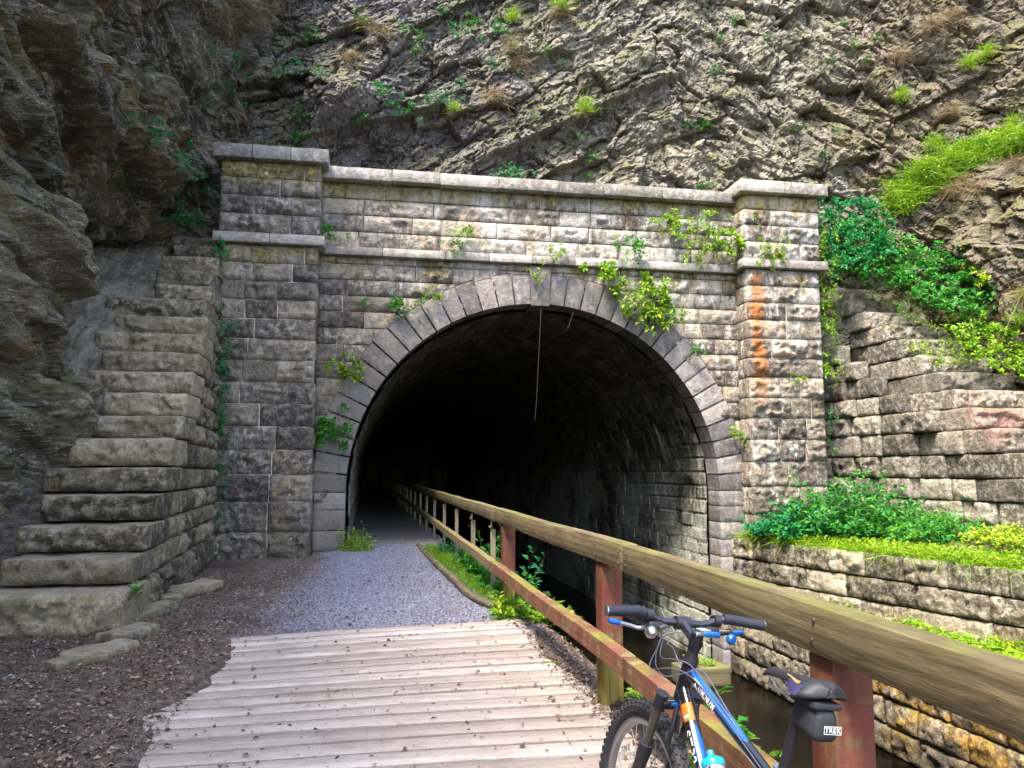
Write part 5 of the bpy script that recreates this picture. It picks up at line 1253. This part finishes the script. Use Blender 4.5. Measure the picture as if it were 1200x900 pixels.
# cliff plants: copies of a few built sprigs, rooted in the rock
def cliff_tuft(kind):
    a = Acc()
    if kind == 0: sprays(a, [rng.normal(0, .12, 3) for _ in range(12)], (0, -.7, .4), .24, .075, per=9, spread=.6, droop=.4, tintc=.5); return a, [LG, M['stem']]
    if kind == 1: sprays(a, [rng.normal(0, .10, 3)*[2., 1, 1] for _ in range(12)], (0, -.7, .5), .22, .07, per=9, spread=.6, droop=.3, tintc=.5); return a, [LT, M['stem']]
    if kind == 2: blades(a, rng.normal(0, .07, (170, 3))*[2.0, 1, 1.2], (0, -.45, -.1), .42, .009, .5, 1.2, .45); return a, [DRY]
    blades(a, rng.normal(0, .09, (220, 3)), (0, -.6, .8), .32, .009, .6, 1., .5); return a, [GR]
KL = [('cliff_sprig', 'small leafy green sprig rooted in a crack of the cliff', 'sprig', 'leafy sprigs in the cliff cracks'), ('cliff_fern', 'small teal ferny plant rooted in the shaded cliff', 'fern', 'ferny plants on the shaded cliff'),
      ('dry_grass_tuft', 'pale dry grass tuft hanging from the cliff', 'grass tuft', 'dry grass tufts hanging from the cliff'), ('grass_tuft', 'bright green grass tuft on the cliff', 'grass tuft', 'green grass tufts on the cliff')]
protos = {}
def put(kind, key, px, py, sc=1.):
    p = hit(key, px, py)
    if p is None: return
    if kind not in protos:
        a, m = cliff_tuft(kind); o = a.build(KL[kind][0], m, smooth=False); protos[kind] = o
    else:
        o = protos[kind].copy(); COL.objects.link(o)
    tag(o, KL[kind][1], KL[kind][2], KL[kind][3]); o.location = Vector(p)+Vector((0, -.02, 0)); s_ = sc*random.uniform(.75, 1.25); o.scale = (s_, s_, s_)
    o.rotation_euler = (random.uniform(-.2, .2), random.uniform(-.2, .2), random.uniform(-.5, .5)+(.9 if key == 'L' else (-.5 if key == 'R' else 0)))
for px, py in ((268, 112), (230, 100), (250, 70), (215, 200), (225, 215), (240, 228), (155, 143), (190, 160), (150, 220), (245, 118), (280, 85), (180, 175), (205, 245)): put(1, 'L', px, py, .8)
for px, py in ((330, 78), (350, 85), (362, 45), (372, 88), (345, 160), (320, 168), (425, 25), (480, 30), (500, 40), (525, 18), (540, 35), (455, 102), (478, 128), (468, 136), (510, 128), (440, 160), (560, 20), (575, 28), (450, 105), (515, 125), (588, 75), (610, 50), (430, 142), (490, 60), (350, 135), (545, 100), (590, 30)): put(random.choice((0, 0, 1)), 'B', px, py, .85)
for px, py in ((640, 60), (665, 70), (632, 130), (672, 165), (688, 190), (690, 200), (905, 40), (838, 40), (865, 15), (832, 75), (975, 68), (1000, 45), (810, 140), (830, 152), (965, 180), (935, 155), (1010, 75), (1030, 45), (985, 20), (820, 210), (980, 145)): put(0, 'B', px, py, .6)
for px, py in ((690, 135), (536, 130), (600, 15), (655, 12)): put(3, 'B', px, py, .85)
for px, py in ((285, 10), (300, 20), (318, 12), (430, 20), (450, 30), (600, 45), (608, 70), (575, 115), (660, 20), (600, 60), (415, 60)): put(2, 'B', px, py, .75)
for px, py in ((280, 8), (268, 22), (296, 5)): put(2, 'L', px, py, .75)
for px, py in ((1100, 28), (1105, 15), (1120, 20), (1045, 70), (1105, 130), (1125, 205), (1140, 215), (1110, 220), (1190, 180), (1180, 185), (1195, 340)): put(2, 'R', px, py, .8); put(2, 'B', px, py, .7) if px < 1060 else None
for px, py in ((1100, 165), (1130, 70), (1150, 60), (1180, 140), (1060, 120), (1195, 350), (1190, 380)): put(3, 'R', px, py, .9)
# green mat on the ledge of the right cliff
pts = []
for x, y in poly_fill([(1030, 240), (1060, 205), (1110, 175), (1200, 145), (1200, 172), (1140, 190), (1100, 215), (1060, 245)], 900):
    p = hit('R', x, y, 5)
    if p is not None: pts.append(p+rng.normal(0, .05, 3))
pts = np.array(pts)
def f(a):
    blades(a, np.repeat(pts, 7, 0)+rng.normal(0, .07, (len(pts)*7, 3)), (-.5, -.5, .5), .26, .011, .55, 1.2, .5)
    B = np.repeat(pts, 4, 0)+rng.normal(0, .10, (len(pts)*4, 3)); leaves(a, B, rnd(len(B)), np.array([-.3, -.4, 1.])+rnd(len(B), .4), .07, .045, np.clip(.6+rng.normal(0, .25, len(B)), 0, 1))
a = Acc(); f(a); o = a.build('grass', GR, smooth=False); o['kind'] = 'stuff'; tag(o, 'bright green grass mat on the sloping ledge of the right cliff', 'grass')

# ------------------------------------------------------------------ litter and gravel
n = 72000; x = rng.uniform(-4.2, 1.78, n); y = rng.uniform(2.6, 13.5, n)**1.0
w = np.clip(.25+sst(-.6, -1.8, x)+.5*fbm(np.stack([x, y, x*0], -1)*1.1, 3, 3), .02, 1)*np.where(y > 8.3, .55, 1.)*np.where((x > -1.1) & (x < 1.35) & (y < 7.9), .14, 1.); w = np.where((x > 1.42) & (y < 8.3), 1., w)
kp = rng.random(n) < w; x, y = x[kp], y[kp]; n = len(x); z = ground_z(x, y)+.006; z = np.where((x > -1.4) & (x < 1.66) & (y < np.interp(x, [-1.35, 1.6], [7.6, 8.05])), np.maximum(z, .034), z)
a = Acc(); q = rng.uniform(0, 2*pi, n); ll = .012+.04*rng.random(n)**2
leaves(a, np.stack([x, y, z], 1), np.stack([np.cos(q), np.sin(q), rng.normal(0, .25, n)], 1), np.array([0, 0, 1.])+rnd(n, .4), ll, ll*rng.uniform(.3, .9, n), rng.random(n), fold=.3)
o = a.build('leaf_litter', LIT, smooth=False); o['kind'] = 'stuff'; tag(o, 'brown dead leaves and bark scraps over soil and boards', 'leaf litter')
# a few picked-out leaves
for px, py, col, lab in ((188, 851, (.62, .42, .01), 'single bright yellow fallen leaf on the dark soil'), (8, 793, (.25, .50, .55), 'small pale blue scrap lying on the soil at the left edge'), (90, 780, (.35, .42, .28), 'pale green fallen leaf near the bottom of the left steps')):
    c = at(px, py, Z=.012); a = Acc(); leaves(a, c[None], np.array([[.8, .5, .1]]), np.array([[0, 0, 1.]]), .06, .035, np.array([.5])); tag(a.build('fallen_leaf' if 'leaf' in lab else 'paper_scrap', plain('lf%d' % px, col, .6), loc=tuple(c)), lab, 'leaf' if 'leaf' in lab else 'scrap')
n = 54000; x = rng.uniform(-1.6, 1.22, n); y = rng.uniform(7.6, 16.5, n)
w = np.clip(sst(-1.2, -.1, x+.9*fbm(np.stack([x, y, x*0], -1)*1.1, 9, 3)), .06, 1); kp = (rng.random(n) < w) & (y > np.interp(x, [-1.35, 1.6], [7.6, 8.08])); x, y = x[kp], y[kp]; n = len(x)
s_ = rng.uniform(.005, .0115, n)[:, None]; O8 = np.array([(1, 0, 0), (0, 1, 0), (-1, 0, 0), (0, -1, 0), (0, 0, .75), (0, 0, -.6)]); F8 = np.array([(0, 1, 4), (1, 2, 4), (2, 3, 4), (3, 0, 4), (1, 0, 5), (2, 1, 5), (3, 2, 5), (0, 3, 5)])
V = (O8[None]+rng.normal(0, .28, (n, 6, 3)))*s_[:, :, None]; V = V+np.stack([x, y, ground_z(x, y)+.004], 1)[:, None]
k = NT('gravel_stone'); t = k.attr(); c_ = k.mix(t, (.11, .113, .15), (.35, .36, .46)); c_ = k.mix(k.ramp(t, .9, .93), c_, (.25, .19, .15)); k.bsdf(c_, .85, spec=.25)
a = Acc(); a.add(V.reshape(-1, 3), T=(F8[None]+np.arange(n)[:, None, None]*6).reshape(-1, 3), tint=np.repeat(rng.random(n), 6))
o = a.build('gravel', k.m, smooth=False); o['kind'] = 'stuff'; tag(o, 'blue-grey crushed stone on the path into the tunnel', 'gravel')

# ------------------------------------------------------------------ world, light, camera
W = bpy.data.worlds.new('World'); SC.world = W; W.use_nodes = True; nt = W.node_tree
sky = nt.nodes.new('ShaderNodeTexSky'); sky.sky_type = 'NISHITA'; sky.sun_disc = False
EL, AZ = radians(58), radians(222)     # azimuth of the sun measured from +Y clockwise
sky.sun_elevation = EL; sky.sun_rotation = AZ; sky.air_density = 1.0; sky.dust_density = 3.0
bg = nt.nodes['Background']; nt.links.new(sky.outputs[0], bg.inputs[0]); bg.inputs[1].default_value = .10
sd = bpy.data.lights.new('sun', 'SUN'); sd.energy = 1.5; sd.angle = radians(14); sd.color = (1, .90, .74); so = bpy.data.objects.new('sun', sd); COL.objects.link(so)
dirv = Vector((sin(AZ)*cos(EL), cos(AZ)*cos(EL), sin(EL))); so.rotation_euler = dirv.to_track_quat('Z', 'Y').to_euler(); so.location = dirv*30

cam = bpy.data.cameras.new('camera'); co_ = bpy.data.objects.new('camera', cam); COL.objects.link(co_); SC.camera = co_
cam.sensor_width = 36; cam.lens = 36*FPX/1200; cam.clip_start = .05; cam.clip_end = 500
co_.location = (0, 0, EYE); co_.rotation_euler = (radians(90)+PITCH, 0, -YAW)
SC.view_settings.view_transform = 'Standard'; SC.view_settings.look = 'None'; SC.view_settings.exposure = 3.06; SC.view_settings.gamma = 1
SC.render.engine = 'CYCLES'; SC.cycles.use_denoising = True
SC.cycles.max_bounces = 6; SC.cycles.diffuse_bounces = 4
